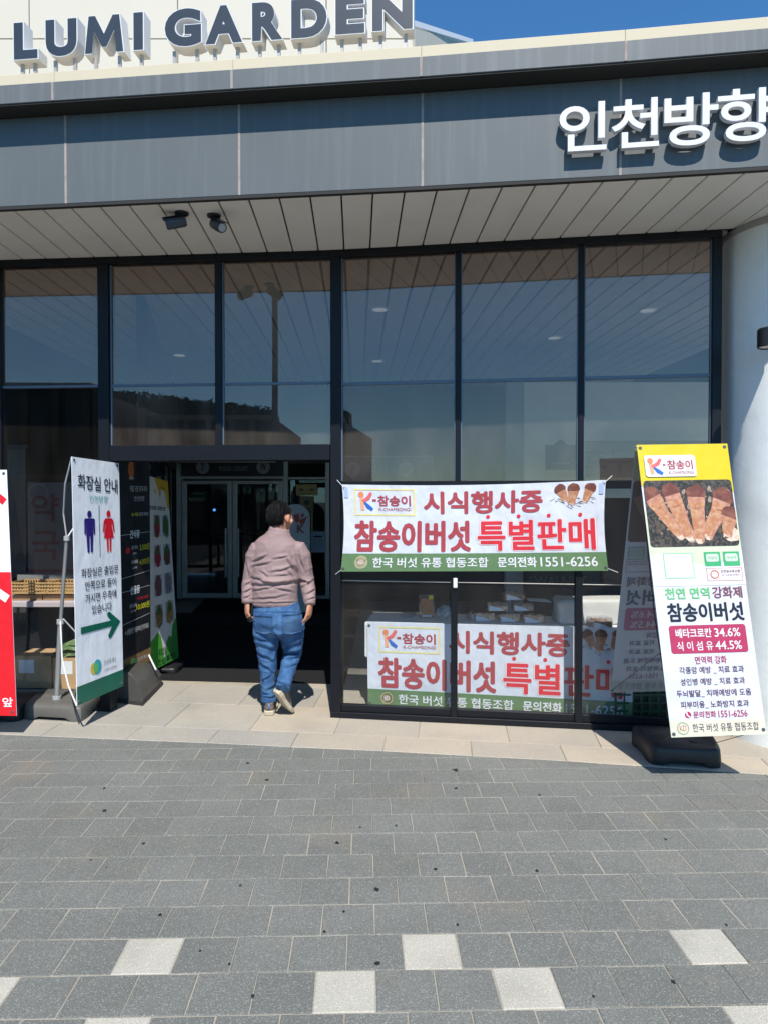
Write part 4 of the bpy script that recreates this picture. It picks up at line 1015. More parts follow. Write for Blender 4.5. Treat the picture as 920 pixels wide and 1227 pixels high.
for k in range(120):
    s.oval(rr.uniform(.05, .95), rr.uniform(.15, .35), rr.uniform(.008, .04), mat('printed_litter%d' % (k % 3), [(.10, .07, .045), (.34, .24, .18), (.03, .032, .02)][k % 3], rough=.5, var=.8, vscale=80), 'printed_litter', 4, asp=.6, rot=rr.uniform(0, 3), n=9, wob=.5, seed=k)
for (u, v, L, wd, a) in ((.86, .30, .28, .26, -2.6), (.93, .255, .26, .20, -.35), (.09, .182, .58, .195, .52), (.31, .172, .58, .195, .28), (.58, .180, .56, .205, -.04), (.87, .195, .52, .225, -.42)):
    if a < -2: s.oval(.92, .325, .095, M_stem2, 'printed_mushroom', 4, asp=.9, wob=.3, seed=4); continue
    mushroom(s, u, v, L, wd, a, 5)
s.rect(.06, .04, .62, .117, I_white, 'logo_plate', 8, r=.03)
k_logo_l = s
def shift_logo(u0, v0, u1, v1):
    sv = s.store
    k_logo(s, u0, v0, u1, v1)
_old = s._add
s._add = lambda V, F, m, name, lay=1: _old(V, F, m, name, lay + 6)
k_logo(s, .09, .052, .25, .11); s.text('-', .255, .072, .285, .078, I_maroon, .03); s.text('참송이', .305, .058, .585, .092, I_maroon, .04); s.text('K-CHAMSONGI', .315, .097, .59, .108, I_maroon, .005)
s._add = _old
I_lgreen = ink(.16, .52, .17); I_dmar = ink(.22, .07, .10); I_mag = ink(.46, .035, .10)
s.outline(.14, .387, .46, .475, .010, ink(.25, .62, .33), lay=3); s.rect(.15, .39, .45, .472, I_white, lay=4)
for (u0) in (.585, .79):
    s.rect(u0, .385, u0 + .175, .435, ink(.06, .42, .16), 'certificate_mark', 3); s.rect(u0 + .02, .392, u0 + .155, .419, ink(.62, .72, .58), 'certificate_mark', 4, r=.02)
s.text('무농약', .625, .40, .72, .412, ink(.25, .45, .28), .0, lay=5); s.text('무농약', .83, .40, .925, .412, ink(.25, .45, .28), .0, lay=5)
s.outline(.59, .441, .975, .486, .006, ink(.55, .16, .12), lay=3); s.rect(.6, .443, .965, .484, I_white, 'certificate_mark', 3)
s.ring(.675, .463, .035, .048, ink(.60, .20, .12), lay=5)
s.text('안전농수축산물', .745, .448, .95, .458, ink(.3, .08, .06), .01, lay=5); s.text('국가공동브랜드', .745, .462, .95, .470, ink(.5, .2, .2), .0, lay=5)
s.text('천연 면역', .115, .506, .595, .545, I_lgreen, .035); s.text('강화제', .625, .505, .945, .545, I_dmar, .035)
s.text('참송이버섯', .115, .558, .935, .622, I_black, .042)
s.rect(.11, .634, .93, .728, I_mag, 'magenta_panel', 2, r=.03)
s.text('베타크로칸', .175, .645, .56, .676, I_white, .035); s.text('34.6%', .59, .646, .865, .675, I_white, .035)
s.text('식 이 섬 유', .175, .688, .56, .719, I_white, .035); s.text('44.5%', .585, .689, .865, .718, I_white, .035)
s.text('면역력 강화', .35, .738, .685, .764, I_mag, .02)
I_dpurp = ink(.13, .05, .10)
for tx, v, u0, u1 in (('각종암 예방 _ 치료 효과', .776, .165, .855), ('성인병 예방 _ 치료 효과', .818, .165, .855), ('두뇌발달_ 치매예방에 도움', .858, .11, .905), ('피부미용_ 노화방지 효과', .899, .145, .865)):
    pass
rowsY = [(.757, .783), (.797, .823), (.838, .864), (.878, .904)]
for (tx, u0, u1), (v0, v1) in zip((('각종암 예방 _ 치료 효과', .17, .855), ('성인병 예방 _ 치료 효과', .165, .85), ('두뇌발달_ 치매예방에 도움', .11, .90), ('피부미용_ 노화방지 효과', .14, .86)), [(.780, .804), (.818, .842), (.856, .880), (.893, .917)]):
    s.text(tx, u0, v0 - .008, u1, v1 - .008, I_dpurp, .016)
s.oval(.205, .929, .034, I_mag, 'phone_symbol', 2, n=18); s.stroke([(.19, .920), (.195, .930), (.222, .937)], .014, I_white, 'phone_symbol', 4)
s.text('문의전화', .26, .918, .50, .940, I_mag, .02); s.text('1551-6256', .525, .918, .83, .940, I_mag, .02)
s.rect(0, .948, 1, 1, I_cream, 'cream_foot', 1)
s.ring(.135, .972, .055, .064, ink(.30, .36, .25), lay=3); s.text('KD', .10, .962, .17, .980, ink(.55, .18, .15), .0)
s.text('한국 버섯 유통 협동조합', .235, .958, .93, .985, I_dpurp, .005)
s.grommets([(.035, .012), (.965, .012), (.03, .99), (.975, .985)], M_grom)
s.done()
front = s
# back sheet, seen from its rear: print shows through mirrored and pale
TL2 = AY(761.5, 533.5, YT + .03); TR2 = AY(870, 532.5, YT + .03); BL2 = AY(731, 830, 4.98); BR2 = planar(TL2, TR2, BL2, (846, 827))
s = Sheet('', '', '', TL2, TR2, BR2, BL2, M_clothT, parent=rt, part='back_sheet', mirror=True, nu=10, nv=24)
T_ = lambda r, g, b: mat('showthrough_%02x%02x%02x' % (int(r * 255), int(g * 255), int(b * 255)), (r, g, b), rough=.6, trans=.3)
s.rect(0, 0, 1, .13, T_(.50, .46, .30), lay=1); s.rect(.02, .13, .985, .365, T_(.22, .16, .14), 'showthrough_photo', 1, r=.04)
for (u, v, L, wd, a) in ((.10, .185, .40, .19, .55), (.30, .175, .42, .20, .28), (.58, .185, .40, .22, -.04), (.86, .20, .40, .24, -.42)):
    s.stroke([(u, v - .02), (u + math.sin(a) * L, v + math.cos(a) * L * s.W / s.H)], [wd, wd * .5], T_(.34, .24, .20), 'showthrough_photo', 3)
s.outline(.585, .385, .76, .435, .01, T_(.25, .38, .28)); s.outline(.79, .385, .965, .435, .01, T_(.25, .38, .28)); s.outline(.59, .441, .975, .486, .006, T_(.42, .25, .25))
s.rect(.79, .395, .955, .425, T_(.42, .46, .42)); s.text('안전농수축산물', .745, .448, .95, .458, T_(.3, .2, .2), .0)
s.text('천연 면역', .115, .506, .595, .545, T_(.36, .44, .36), .03); s.text('강화제', .625, .505, .945, .545, T_(.28, .22, .23), .03); s.text('참송이버섯', .115, .558, .935, .622, T_(.17, .18, .22), .042)
s.rect(.11, .634, .93, .728, T_(.42, .20, .26), 'showthrough_panel', 2, r=.03)
s.text('34.6%', .59, .646, .865, .675, T_(.55, .50, .52), .035); s.text('44.5%', .585, .689, .865, .718, T_(.55, .50, .52), .035)
s.text('베타크로칸', .175, .645, .56, .676, T_(.55, .50, .52), .035)
s.text('면역력 강화', .35, .738, .685, .764, T_(.40, .22, .26), .01)
for (tx, u0, u1), (v0, v1) in zip((('각종암 예방 _ 치료 효과', .17, .855), ('성인병 예방 _ 치료 효과', .165, .85), ('두뇌발달_ 치매예방에 도움', .11, .90), ('피부미용_ 노화방지 효과', .14, .86)), [(.780, .804), (.818, .842), (.856, .880), (.893, .917)]):
    s.text(tx, u0, v0 - .008, u1, v1 - .008, T_(.24, .20, .24), .008)
s.text('1551-6256', .525, .918, .83, .940, T_(.40, .24, .28), .01); s.rect(0, .948, 1, 1, T_(.44, .44, .41), lay=1); s.text('한국 버섯 유통 협동조합', .235, .958, .93, .985, T_(.26, .26, .28), .0)
s.done()
# base block of moulded black plastic, notched underneath
def water_base(root, FL, FR, BRr, BLf, h, m, notch=True, name='water_base', top_in=.03):
    P = [Vector(p) for p in (FL, FR, BRr, BLf)]; c = sum(P, Vector((0, 0))) / 4
    n = 14; bm = bmesh.new()
    def row(f, z, outs):
        pass
    # grid over the footprint with rounded corners and a raised belly
    nx, ny = 18, 10; top = []; bot = []
    for j in range(ny + 1):
        tr = []; br = []
        for i in range(nx + 1):
            u, v = i / nx, j / ny
            # squircle the corner
            a, e = u * 2 - 1, v * 2 - 1
            rr_ = .16; 
            aa = a * (1 - rr_ * .35 * max(0, abs(e) - .6) ** 2 / .16 * abs(a)); ee = e * (1 - rr_ * .5 * max(0, abs(a) - .7) ** 2 / .09 * abs(e))
            uu, vv = (aa + 1) / 2, (ee + 1) / 2
            q = P[0].lerp(P[1], uu).lerp(P[3].lerp(P[2], uu), vv)
            edge = min(1, (1 - abs(a)) / .09, (1 - abs(e)) / .12)
            zt = h * (.90 + .10 * math.sin(max(0, edge) * math.pi / 2)) - (.006 if abs(e) < .25 and abs(a) < .8 else 0)
            zb_ = .006
            if notch and abs(a) < .62: zb_ = .006 + .028 * min(1, (.62 - abs(a)) / .12)
            if notch and abs(e) < .5: zb_ = max(zb_, .006 + .022 * min(1, (.5 - abs(e)) / .2))
            tr.append(bm.verts.new((q.x + (c.x - q.x) * top_in * (1 - edge), q.y + (c.y - q.y) * top_in * (1 - edge), zt))); br.append(bm.verts.new((q.x, q.y, zb_)))
        top.append(tr); bot.append(br)
    for j in range(ny):
        for i in range(nx):
            bm.faces.new((top[j][i], top[j][i + 1], top[j + 1][i + 1], top[j + 1][i])); bm.faces.new((bot[j][i], bot[j + 1][i], bot[j + 1][i + 1], bot[j][i + 1]))
    mid = {}
    ringi = [(0, i) for i in range(nx)] + [(j, nx) for j in range(ny)] + [(ny, i) for i in range(nx, 0, -1)] + [(j, 0) for j in range(ny, 0, -1)]
    N = len(ringi); prev = None
    rings = []
    for f in (.25, .6, .88):
        rg_ = []
        for (j, i) in ringi:
            t_, b_ = top[j][i].co, bot[j][i].co; p = b_.lerp(t_, f); ou = Vector((p.x - c.x, p.y - c.y, 0)).normalized() * (.006 if f < .8 else .005); rg_.append(bm.verts.new(p + ou))
        rings.append(rg_)
    full = [[bot[j][i] for j, i in ringi]] + rings + [[top[j][i] for j, i in ringi]]
    for A, B in zip(full, full[1:]):
        for k in range(N): bm.faces.new((A[k], A[(k + 1) % N], B[(k + 1) % N], B[k]))
    bmesh.ops.recalc_face_normals(bm, faces=bm.faces); me = bpy.data.meshes.new(name); bm.to_mesh(me); bm.free()
    return auto_smooth(link(name, me, m, root), 50)
FL, FR = G(779, 918), G(866, 923); BRr = G(855, 898); BLf = G(757, 893)
water_base(rt, FL.xy, FR.xy, BRr.xy + Vector((0, .06)), BLf.xy + Vector((0, .06)), .135, M_black)
_q = (FL.xy + FR.xy * 3) / 4 + Vector((-.02, .12)); MB().prism([(_q.x + .028 * math.cos(k * .524), _q.y + .028 * math.sin(k * .524)) for k in range(12)], .125, .142, .9).build('filler_cap', M_black, rt)
pc = (FL.xy + FR.xy + BRr.xy + BLf.xy) / 4; topc = (TL + TR) / 2
MB().tube([(pc.x, pc.y + .05, .12), (topc.x + .02, topc.y + .012, TL.z - .03)], .014, 10).build('pole', M_alu, rt)
MB().tube([TL + Vector((0, .015, -.012)), TR + Vector((0, .015, -.012))], .006, 8).build('top_rod', M_alu, rt)
cord(rt, s.at(1, .985, .0) if False else BL2 + Vector((.005, 0, .01)), front.at(.0, .72, -.004) + Vector((.01, .01, 0)), mat('grey_cord', (.12, .12, .12)), .003)
MB().ellips(BL2 + Vector((.01, -.005, .015)), (.012, .006, .008), sub=1).build('clip', M_black, rt)
cord(rt, front.at(.03, .99, -.003), Vector((FL.x + .06, FL.y + .1, .10))); cord(rt, front.at(.975, .985, -.003), Vector((FR.x - .03, FR.y + .14, .11)))
MB().tube([front.at(.01, .1, -.012), front.at(.005, .6, -.05), front.at(.03, .985, -.008)], .004, 6).build('side_rod', M_black, rt)

# -- restroom banner on the left
M_cloth = mat('bright_banner_cloth', (.80, .82, .86), rough=.5, wave=.3)
wc = thing('standing_banner', 'white restroom banner with blue man, red woman and green arrow', 'banner stand')
TL = AY(86, 547, 5.12); TR = AY(142.5, 555, 5.70); BL = AY(92.5, 846, 5.12); BR = planar(TL, TR, BL, (148, 822))
s = Sheet('', '', '', TL, TR, BR, BL, M_cloth, parent=wc, part='banner_sheet', nu=10, nv=30)
I_tx = ink(.035, .035, .05); I_teal = ink(.10, .45, .42); I_navy = ink(.03, .015, .19); I_wred = ink(.78, .012, .03); I_dg = ink(.005, .135, .085)
s.text('화장실 안내', .10, .066, .95, .128, I_tx, .03, skew=.008)
s.text('인천방향', .33, .150, .72, .180, I_teal, .0)
def person_mark(s, cu, v0, v1, m, woman):
    h = v1 - v0; V = lambda y: v0 + h * y
    s.oval(cu, V(.07), .045, m, 'man_symbol' if not woman else 'woman_symbol', 3, n=16, asp=1.05); nm = 'woman_symbol' if woman else 'man_symbol'
    if not woman:
        s.rect(cu - .105, V(.17), cu + .105, V(.50), m, nm, 3, r=.04) if False else None
        s.poly([(cu - .085, V(.17)), (cu + .085, V(.17)), (cu + .11, V(.20)), (cu + .11, V(.56)), (cu + .08, V(.56)), (cu + .075, V(.27)), (cu + .07, V(.27)), (cu + .07, V(.6)), (cu - .07, V(.6)), (cu - .07, V(.27)), (cu - .075, V(.27)), (cu - .08, V(.56)), (cu - .11, V(.56)), (cu - .11, V(.20))], m, nm, 3)
        s.poly([(cu - .07, V(.6)), (cu - .008, V(.6)), (cu - .012, V(1)), (cu - .055, V(1))], m, nm, 3); s.poly([(cu + .008, V(.6)), (cu + .07, V(.6)), (cu + .055, V(1)), (cu + .012, V(1))], m, nm, 3)
    else:
        s.poly([(cu - .075, V(.18)), (cu + .075, V(.18)), (cu + .11, V(.24)), (cu + .135, V(.50)), (cu + .105, V(.52)), (cu + .075, V(.30)), (cu + .065, V(.34)), (cu + .115, V(.66)), (cu - .115, V(.66)), (cu - .065, V(.34)), (cu - .075, V(.30)), (cu - .105, V(.52)), (cu - .135, V(.50)), (cu - .11, V(.24))], m, nm, 3)
        s.poly([(cu - .055, V(.66)), (cu - .01, V(.66)), (cu - .012, V(1)), (cu - .045, V(1))], m, nm, 3); s.poly([(cu + .01, V(.66)), (cu + .055, V(.66)), (cu + .045, V(1)), (cu + .012, V(1))], m, nm, 3)
person_mark(s, .32, .218, .388, I_navy, False); person_mark(s, .73, .215, .392, I_wred, True)
s.stroke([(.525, .19), (.53, .41)], .015, ink(.12, .22, .25), 'divider', 2)
for tx, v0, u0, u1 in (('화장실은 출입문', .450, .13, .93), ('안쪽으로 들어', .505, .20, .87), ('가시면 우측에', .557, .20, .87), ('있습니다', .608, .33, .76)):
    s.text(tx, u0, v0 + .002, u1, v0 + .040, I_tx, .012)
s.poly([(.10, .690), (.74, .692), (.66, .670), (.65, .657), (.70, .651), (.95, .706), (.74, .766), (.68, .768), (.67, .753), (.76, .718), (.10, .718)], I_dg, 'arrow', 3)
s.oval(.35, .875, .075, ink(.75, .50, .06), 'round_logo', 2); s.oval(.42, .872, .085, ink(.03, .42, .48), 'round_logo', 3, asp=1.1); s.oval(.385, .874, .045, ink(.15, .52, .12), 'round_logo', 4, asp=1.5)
s.text('안산휴게소', .56, .855, .84, .878, ink(.3, .3, .33), .0); s.text('LUMI GARDEN', .57, .892, .84, .905, ink(.35, .35, .38), .0)
s.poly([(0, .925), (1, .925), (1, 1), (0, 1)], I_dg, 'green_foot', 1)
s.grommets([(.04, .012), (.96, .012), (.04, .985), (.96, .985)], M_grom); s.done()
wcf = s
M_gbase = mat('grey_base_plastic', (.12, .115, .105), rough=.5, var=.4, vscale=5, grime=.3)
A1, A2 = G(26, 863), G(98, 867); A3 = G(126, 843); A4 = G(50, 841)
water_base(wc, A1.xy, A2.xy, A3.xy, A4.xy, .125, M_gbase)
pb_ = G(68, 837, .13); P1 = AY(80, 645, 5.45)
MB().tube([pb_, AY(72.5, 745, pb_.y - .04)], .020, 12).build('lower_pole', M_alu, wc)
MB().tube([AY(72.5, 748, pb_.y - .04), P1], .014, 12).build('upper_pole', M_alu, wc)
for (q, rr_) in ((AY(72.5, 745, pb_.y - .04), .028), (P1, .022), (pb_, .032)):
    MB().tube([q - Vector((0, 0, .018)), q + Vector((0, 0, .018))], rr_, 12).build('clamp', mat('clamp_plastic', (.35, .36, .37), rough=.4), wc)
M_rod = mat('fibre_rod', (.62, .63, .62), rough=.4)
MB().tube([P1, AY(76, 615, 5.38), AY(78, 580, 5.25), AY(86, 548, 5.14)], .006, 8).build('upper_rod', M_rod, wc)
MB().tube([P1, AY(110, 600, 5.55), AY(142, 557, 5.71)], .006, 8).build('upper_rod', M_rod, wc)
MB().tube([AY(72.5, 745, 5.5), AY(74.5, 790, 5.35), AY(82, 822, 5.22), AY(92, 846, 5.13)], .006, 8).build('lower_rod', M_rod, wc)
MB().tube([AY(76, 742, 5.52), AY(90, 757, 5.6), AY(146, 815, 5.71)], .006, 8).build('lower_rod', M_rod, wc)
cord(wc, AY(86, 835, 5.2), G(95, 868, .004), M_black, .004, sag=.02)

# -- black menu banner inside the doorway
bk = thing('standing_banner', 'black price menu banner standing just inside the doorway', 'banner stand')
l0 = Vector((-2.22, 6.08)); r0 = Vector((-2.115, 6.42)); dd = (r0 - l0).normalized(); L_ = r0 - dd * .60
zt0, zb0 = 2.03, .205
s = Sheet('', '', '', (L_.x, L_.y, zt0), (r0.x, r0.y, zt0), (r0.x, r0.y, zb0 + .03), (L_.x, L_.y, zb0), mat('black_banner_cloth', (.012, .012, .014), rough=.4, wave=.4), parent=bk, part='banner_sheet', nu=8, nv=20)
I_pw = ink(.55, .55, .55); I_py = ink(.62, .60, .03); I_brn = ink(.20, .12, .045); I_pr = ink(.6, .02, .03)
s.oval(.56, .04, .07, ink(.45, .13, .03), 'flame_mark', 2, asp=1.9, wob=.3); s.text('호두', .50, .072, .62, .086, I_pw, .02)
s.text('직접 구운 호두과자', .52, .115, .93, .145, I_pw, .01); s.text('안산방향', .62, .165, .86, .19, I_pw, .01)
s.text('수제', .55, .245, .70, .265, I_py, .02); s.text('호두과자', .72, .245, .95, .265, I_pw, .02)
s.stroke([(.3, .35), (.98, .345)], .006, I_pw, 'rule', 2); s.text('간식류', .52, .33, .74, .37, I_white, .04)
s.oval(.47, .425, .05, I_pr, 'strawberry_mark', 2); s.text('호두과자', .55, .405, .70, .425, I_pw, .01); s.text('(10개)', .57, .437, .68, .450, I_pw, .0); s.text('3,500원', .74, .40, .98, .435, I_py, .03)
s.text('호두과자', .55, .475, .70, .495, I_pw, .01); s.text('(12개)', .57, .507, .68, .520, I_pw, .0); s.text('4,000원', .74, .472, .98, .507, I_py, .03)
s.stroke([(.3, .555), (.98, .540)], .006, I_pw, 'rule', 2); s.stroke([(.3, .62), (.98, .615)], .006, I_pw, 'rule', 2); s.text('선물용', .52, .60, .74, .64, I_white, .04)
s.text('호두과자', .5, .685, .66, .705, I_pw, .01); s.text('(30개)', .52, .715, .64, .728, I_pw, .0); s.text('선물세트', .68, .66, .95, .675, I_pr, .01); s.text('10,000원', .66, .69, .97, .725, I_py, .03)
s.stroke([(.3, .775), (.98, .755)], .006, I_pw, 'rule', 2); s.text('※ 선물용은 카운터에 문의하세요', .40, .80, .95, .828, I_pw, .01)
s.poly([(0, .945), (1, .93), (1, 1), (0, 1)], I_brn, 'brown_foot', 1); s.oval(.56, .967, .05, ink(.45, .5, .05), 'round_logo', 3, asp=1.2); s.oval(.60, .966, .035, ink(.05, .4, .1), 'round_logo', 4, asp=1.3); s.text('안산휴게소', .68, .955, .9, .975, I_pw, .0); s.done()
# its scooped water base, a long box with a rolled top
def scoop_base(root, px_pts, h, m):
    c0, c1, c2, c3 = [Vector(p) for p in px_pts]           # front-left, front-right(street), far-right, far-left
    prof = [(0, 0), (0, .62), (.05, .80), (.15, .93), (.30, 1.0), (.50, .93), (.70, .76), (.88, .50), (1, .30), (1, 0)]
    bm = bmesh.new(); rings = []
    for t in (0, .02, .98, 1):
        sc = .96 if t in (0, 1) else 1.0
        a = c0.lerp(c3, t); bb_ = c1.lerp(c2, t); rings.append([bm.verts.new((*a.lerp(bb_, u), .03 + z * (h - .03) * sc)) for u, z in prof])
    for A, B in zip(rings, rings[1:]):
        for k in range(len(prof) - 1): bm.faces.new((A[k], A[k + 1], B[k + 1], B[k]))
        bm.faces.new((A[-1], A[0], B[0], B[-1]))
    bm.faces.new(rings[0]); bm.faces.new(rings[-1][::-1])
    bmesh.ops.recalc_face_normals(bm, faces=bm.faces); me = bpy.data.meshes.new('water_base'); bm.to_mesh(me); bm.free(); auto_smooth(link('water_base', me, m, root), 28)
    cc = (c0 + c1 + c2 + c3) / 4; P = [cc + (p - cc) * 1.07 for p in (c0, c1, c2, c3)]
    MB().prism([tuple(p) for p in P], .004, .032).build('base_plate', mat('base_plate_black', (.03, .028, .027), rough=.6, grime=.3), root)
def scoop_base2(root, P, h, m):
    """P: near-left, near-right, far-right, far-left of the footprint; the roll runs across from left to right along the far axis"""
    scoop_base(root, (P[0], P[1], P[2], P[3]), h, m)
n0 = G(142, 842).xy; n1 = G(171, 846).xy; n2 = G(194, 822).xy; n3 = G(160, 816).xy
scoop_base2(bk, (n0, n1, n2, n3), .27, mat('dark_base_plastic', (.085, .082, .075), rough=.42, var=.4, vscale=4, grime=.4))
MB().tube([AY(187, 803, 6.25), AY(177, 782, 6.42)], .008, 8).build('lower_rod', M_rod, bk)
MB().tube([(L_.x * .5 + r0.x * .5 - .06, (L_.y + r0.y) / 2 + .02, .05), (L_.x * .5 + r0.x * .5 - .06, (L_.y + r0.y) / 2 + .02, 1.95)], .012, 8).build('pole', M_black, bk)

# -- food banner further in
fb = thing('standing_banner', 'cream banner with eight food photos, yellow top and green foot inside the doorway', 'banner stand')
TR = AY(201, 576.5, 7.15); BR = AY(214, 788, 7.15); TLv = AY(183, 571.5, 6.72); BLv = AY(186.5, 802, 6.72)
ex = .33
TL = TLv + (TLv - TR) * ex; BL = BLv + (BLv - BR) * ex
BR = TR + (BL - TL) + (BR - TR - (BL - TL)) * 1.0
s = Sheet('', '', '', TL, TR, BR, BL, mat('cream_banner_cloth', (.66, .62, .58), rough=.55, wave=.3), parent=fb, part='banner_sheet', nu=8, nv=20)
q = lambda u: (u + ex) / (1 + ex)
I_gold = ink(.72, .42, .03); I_leaf = ink(.06, .28, .05); I_leaf2 = ink(.09, .40, .05)
s.poly([(q(.10), 0), (1, 0), (1, .08), (.985, .15), (.94, .165), (.90, .15), (.87, .10), (.84, .06), (q(.55), .055), (q(.4), .075), (q(.28), .05), (q(.2), .03)], I_gold, 'gold_blot', 1); s.oval(q(.42), .07, .045, I_gold, 'gold_blot', 1, asp=2); s.oval(q(.12), .07, .025, I_gold, 'gold_blot', 1, asp=1.6)
s.stroke([(q(.45), .04), (q(.65), .05), (q(.85), .075)], [.01, .04, .01], ink(.3, .22, .02), 'leaf_print', 3)
s.text('안산의 모든것', .02, .148, q(.72), .172, I_black, .03)
for r in range(4):
    v = .195 + r * .158
    for c_, (u0, u1) in enumerate(((q(-.28), q(-.08)), (q(.0), q(.38)), (q(.5), q(.9)))):
        if c_ == 0: continue
        s.rect(u0, v, u1, v + .115, ink(.40, .44, .52), 'food_photo', 1)
        cols = [((.30, .03, .03), (.05, .16, .03)), ((.42, .02, .05), (.16, .05, .03)), ((.20, .08, .09), (.25, .22, .24)), ((.30, .16, .06), (.42, .24, .06))][r][c_ - 1]
        s.oval((u0 + u1) / 2, v + .06, (u1 - u0) * .42, mat('food_%d_%d' % (r, c_), cols, rough=.4, var=.9, vscale=30, col2=(.03, .05, .02)), 'food_photo', 2, asp=1.5, wob=.3, seed=r * 2 + c_)
        if r != 2: s.oval((u0 + u1) / 2, v + .035, (u1 - u0) * .28, mat('garnish', (.05, .13, .04), rough=.5, var=.8, vscale=40), 'food_photo', 3, asp=.8, wob=.4, seed=r + 5)
hill = [(0, .86), (q(.0), .84), (q(.12), .82), (q(.25), .84), (q(.33), .92), (q(.42), .95), (q(.5), .88), (q(.62), .86), (q(.7), .88), (q(.78), .82), (q(.9), .78), (1, .76), (1, 1), (0, 1)]
s.poly([(0, 1), (0, .86), (q(0), .83), (q(.12), .81), (q(.25), .84), (q(.36), .96), (q(.36), 1)], I_leaf2, 'green_hill', 1)
s.poly([(q(.3), 1), (q(.4), .96), (q(.5), .88), (q(.62), .855), (q(.72), .87), (q(.80), .81), (1, .765), (1, 1)], I_leaf, 'green_hill', 2)
s.text('푸드코트', q(.12), .905, q(.45), .945, I_black, .02, lay=4); s.text('안산 휴게소', q(.1), .955, q(.9), .99, I_black, .02, lay=4)
s.done()
MB().tube([((TL.x + TR.x) / 2 - .05, (TL.y + TR.y) / 2 + .04, .02), ((TL.x + TR.x) / 2 - .02, (TL.y + TR.y) / 2 + .02, TL.z - .02)], .012, 8).build('pole', M_black, fb)
fc = (TL + BR) / 2; water_base(fb, (fc.x - .26, fc.y - .02), (fc.x + .12, fc.y - .02), (fc.x + .12, fc.y + .3), (fc.x - .26, fc.y + .3), .07, M_black)
for px in (0,): pass

# -- red and white banner cut by the left edge of the picture
rd = thing('standing_banner', 'red and white banner with arrow cut off by the left edge', 'banner stand')
TR = AY(8, 563, 5.25); BR = AY(20, 858, 5.02); TL = TR + Vector((-.60, .03, 0)); BL = BR + Vector((-.62, .03, 0))
BR_ = TR + (BR - TR)
s = Sheet('', '', '', TL, TR, BR, BL, M_cloth, parent=rd, part='banner_sheet', nu=8, nv=20)
I_rr = ink(.72, .012, .02)
s.rect(0, .425, 1, 1, I_rr, 'red_field', 1)
s.poly([(.55, .03), (.68, .02), (.98, .12), (.94, .155), (.87, .15), (.80, .11)], I_rr, 'chevron', 2) if False else s.stroke([(.55, .02), (.96, .135)], .09, I_rr, 'arrow_mark', 2)
s.stroke([(.55, .44), (.95, .535)], .10, I_white, 'arrow_mark', 3); s.stroke([(.80, .52), (.80, .62)], .06, I_white, 'arrow_mark', 3)
s.text('앞', .84, .928, .965, .965, I_white, .035)
s.grommets([(.96, .015), (.95, .985)], M_grom); s.done()
c0, c1, c2, c3 = G(-60, 868), G(24, 866), G(52, 846), G(-30, 846)
water_base(rd, c0.xy, c1.xy, c2.xy, c3.xy, .13, M_black)
MB().tube([(c0.x * .5 + c2.x * .5, (c0.y + c2.y) / 2, .1), (TL.lerp(TR, .5).x, TR.y + .05, TR.z - .05)], .016, 10).build('pole', M_alu, rd)

# ================================================================== GOODS BEHIND THE LEFT WINDOW
M_card = mat('cardboard', (.52, .33, .17), rough=.85, var=.3, vscale=6, bump=.1)
def carton(px0, px1, py1, py0, Y, dep, label):
    a = AY(px0, py1, Y); c = AY(px1, py0, Y); w_ = c.x - a.x; h = c.z - a.z; r = thing('cardboard_box', label, 'box', 'cardboard boxes behind the left window', loc=(a.x + w_ / 2, Y + dep / 2, a.z))
    for sx in (-1, 1): MB().box((sx * (w_ / 2 - .003), 0, h / 2), (.006, dep - .013, h)).build('side', M_card, r)
    for sy in (-1, 1): MB().box((0, sy * (dep / 2 - .003), h / 2), (w_, .006, h)).build('side', M_card, r)
    MB().box((0, 0, .004), (w_ - .014, dep - .014, .006)).build('bottom', M_card, r)
    MB().box((-w_ * .18, -dep / 2 - .002, h * .68), (w_ * .42, .003, h * .42)).build('paper_label', M_white, r)
    return r, w_, h, dep
z_in = .0
r1_, w_, h_, dp = carton(18, 61.5, 824.5, 786.5, 6.32, .34, 'cardboard box with white label below the window table, left one')
MB().box((0, 0, h_ - .004), (w_ - .014, dp - .014, .006)).build('flap', M_card, r1_)
t_ = Sheet.__new__(Sheet); 
r2_, w2, h2, dp2 = carton(63.5, 108, 825.5, 788.5, 6.32, .34, 'open cardboard box filled with green leeks beside the other box')
M_leek = mat('leek_green', (.10, .17, .06), rough=.55, var=.7, vscale=25, col2=(.30, .36, .17))
r_ = thing('leek_bundle', 'bundle of green leeks lying in the open box', 'vegetables', loc=(r2_.location.x, 6.47, r2_.location.z + h2 * .8)); rl = random.Random(6)
for k in range(26):
    y0_ = rl.uniform(-.12, .12); z0_ = rl.uniform(0, .16) * (1 - abs(y0_) * 3)
    MB().tube([(-.18 + rl.uniform(-.03, .03), y0_, z0_ + rl.uniform(-.03, .01)), (-.05, y0_ + rl.uniform(-.02, .02), z0_ + .05), (.16 + rl.uniform(-.03, .03), y0_ + rl.uniform(-.04, .04), z0_ + rl.uniform(.0, .06))], [.008, .015, .012], 6).build('leek', M_leek, r_, smooth=True)
wt = thing('window_table', 'narrow table under a pale pink cloth behind the left window', 'table')
a = AY(-60, 728, 6.35); c = AY(112, 721, 6.35)
MB().box(((a.x + c.x) / 2, 6.60, (a.z + c.z) / 2), (c.x - a.x, .5, c.z - a.z), bevel=.006).build('tabletop', mat('pale_pink_cloth', (.52, .44, .44), rough=.8), wt)
for px in (8, 100):
    p = AY(px, 725, 6.4)
    for dy in (.05, .42): MB().tube([(p.x, 6.35 + dy, -.01), (p.x + .0, 6.35 + dy, a.z)], .012, 8).build('leg', M_black, wt)
zt_ = c.z
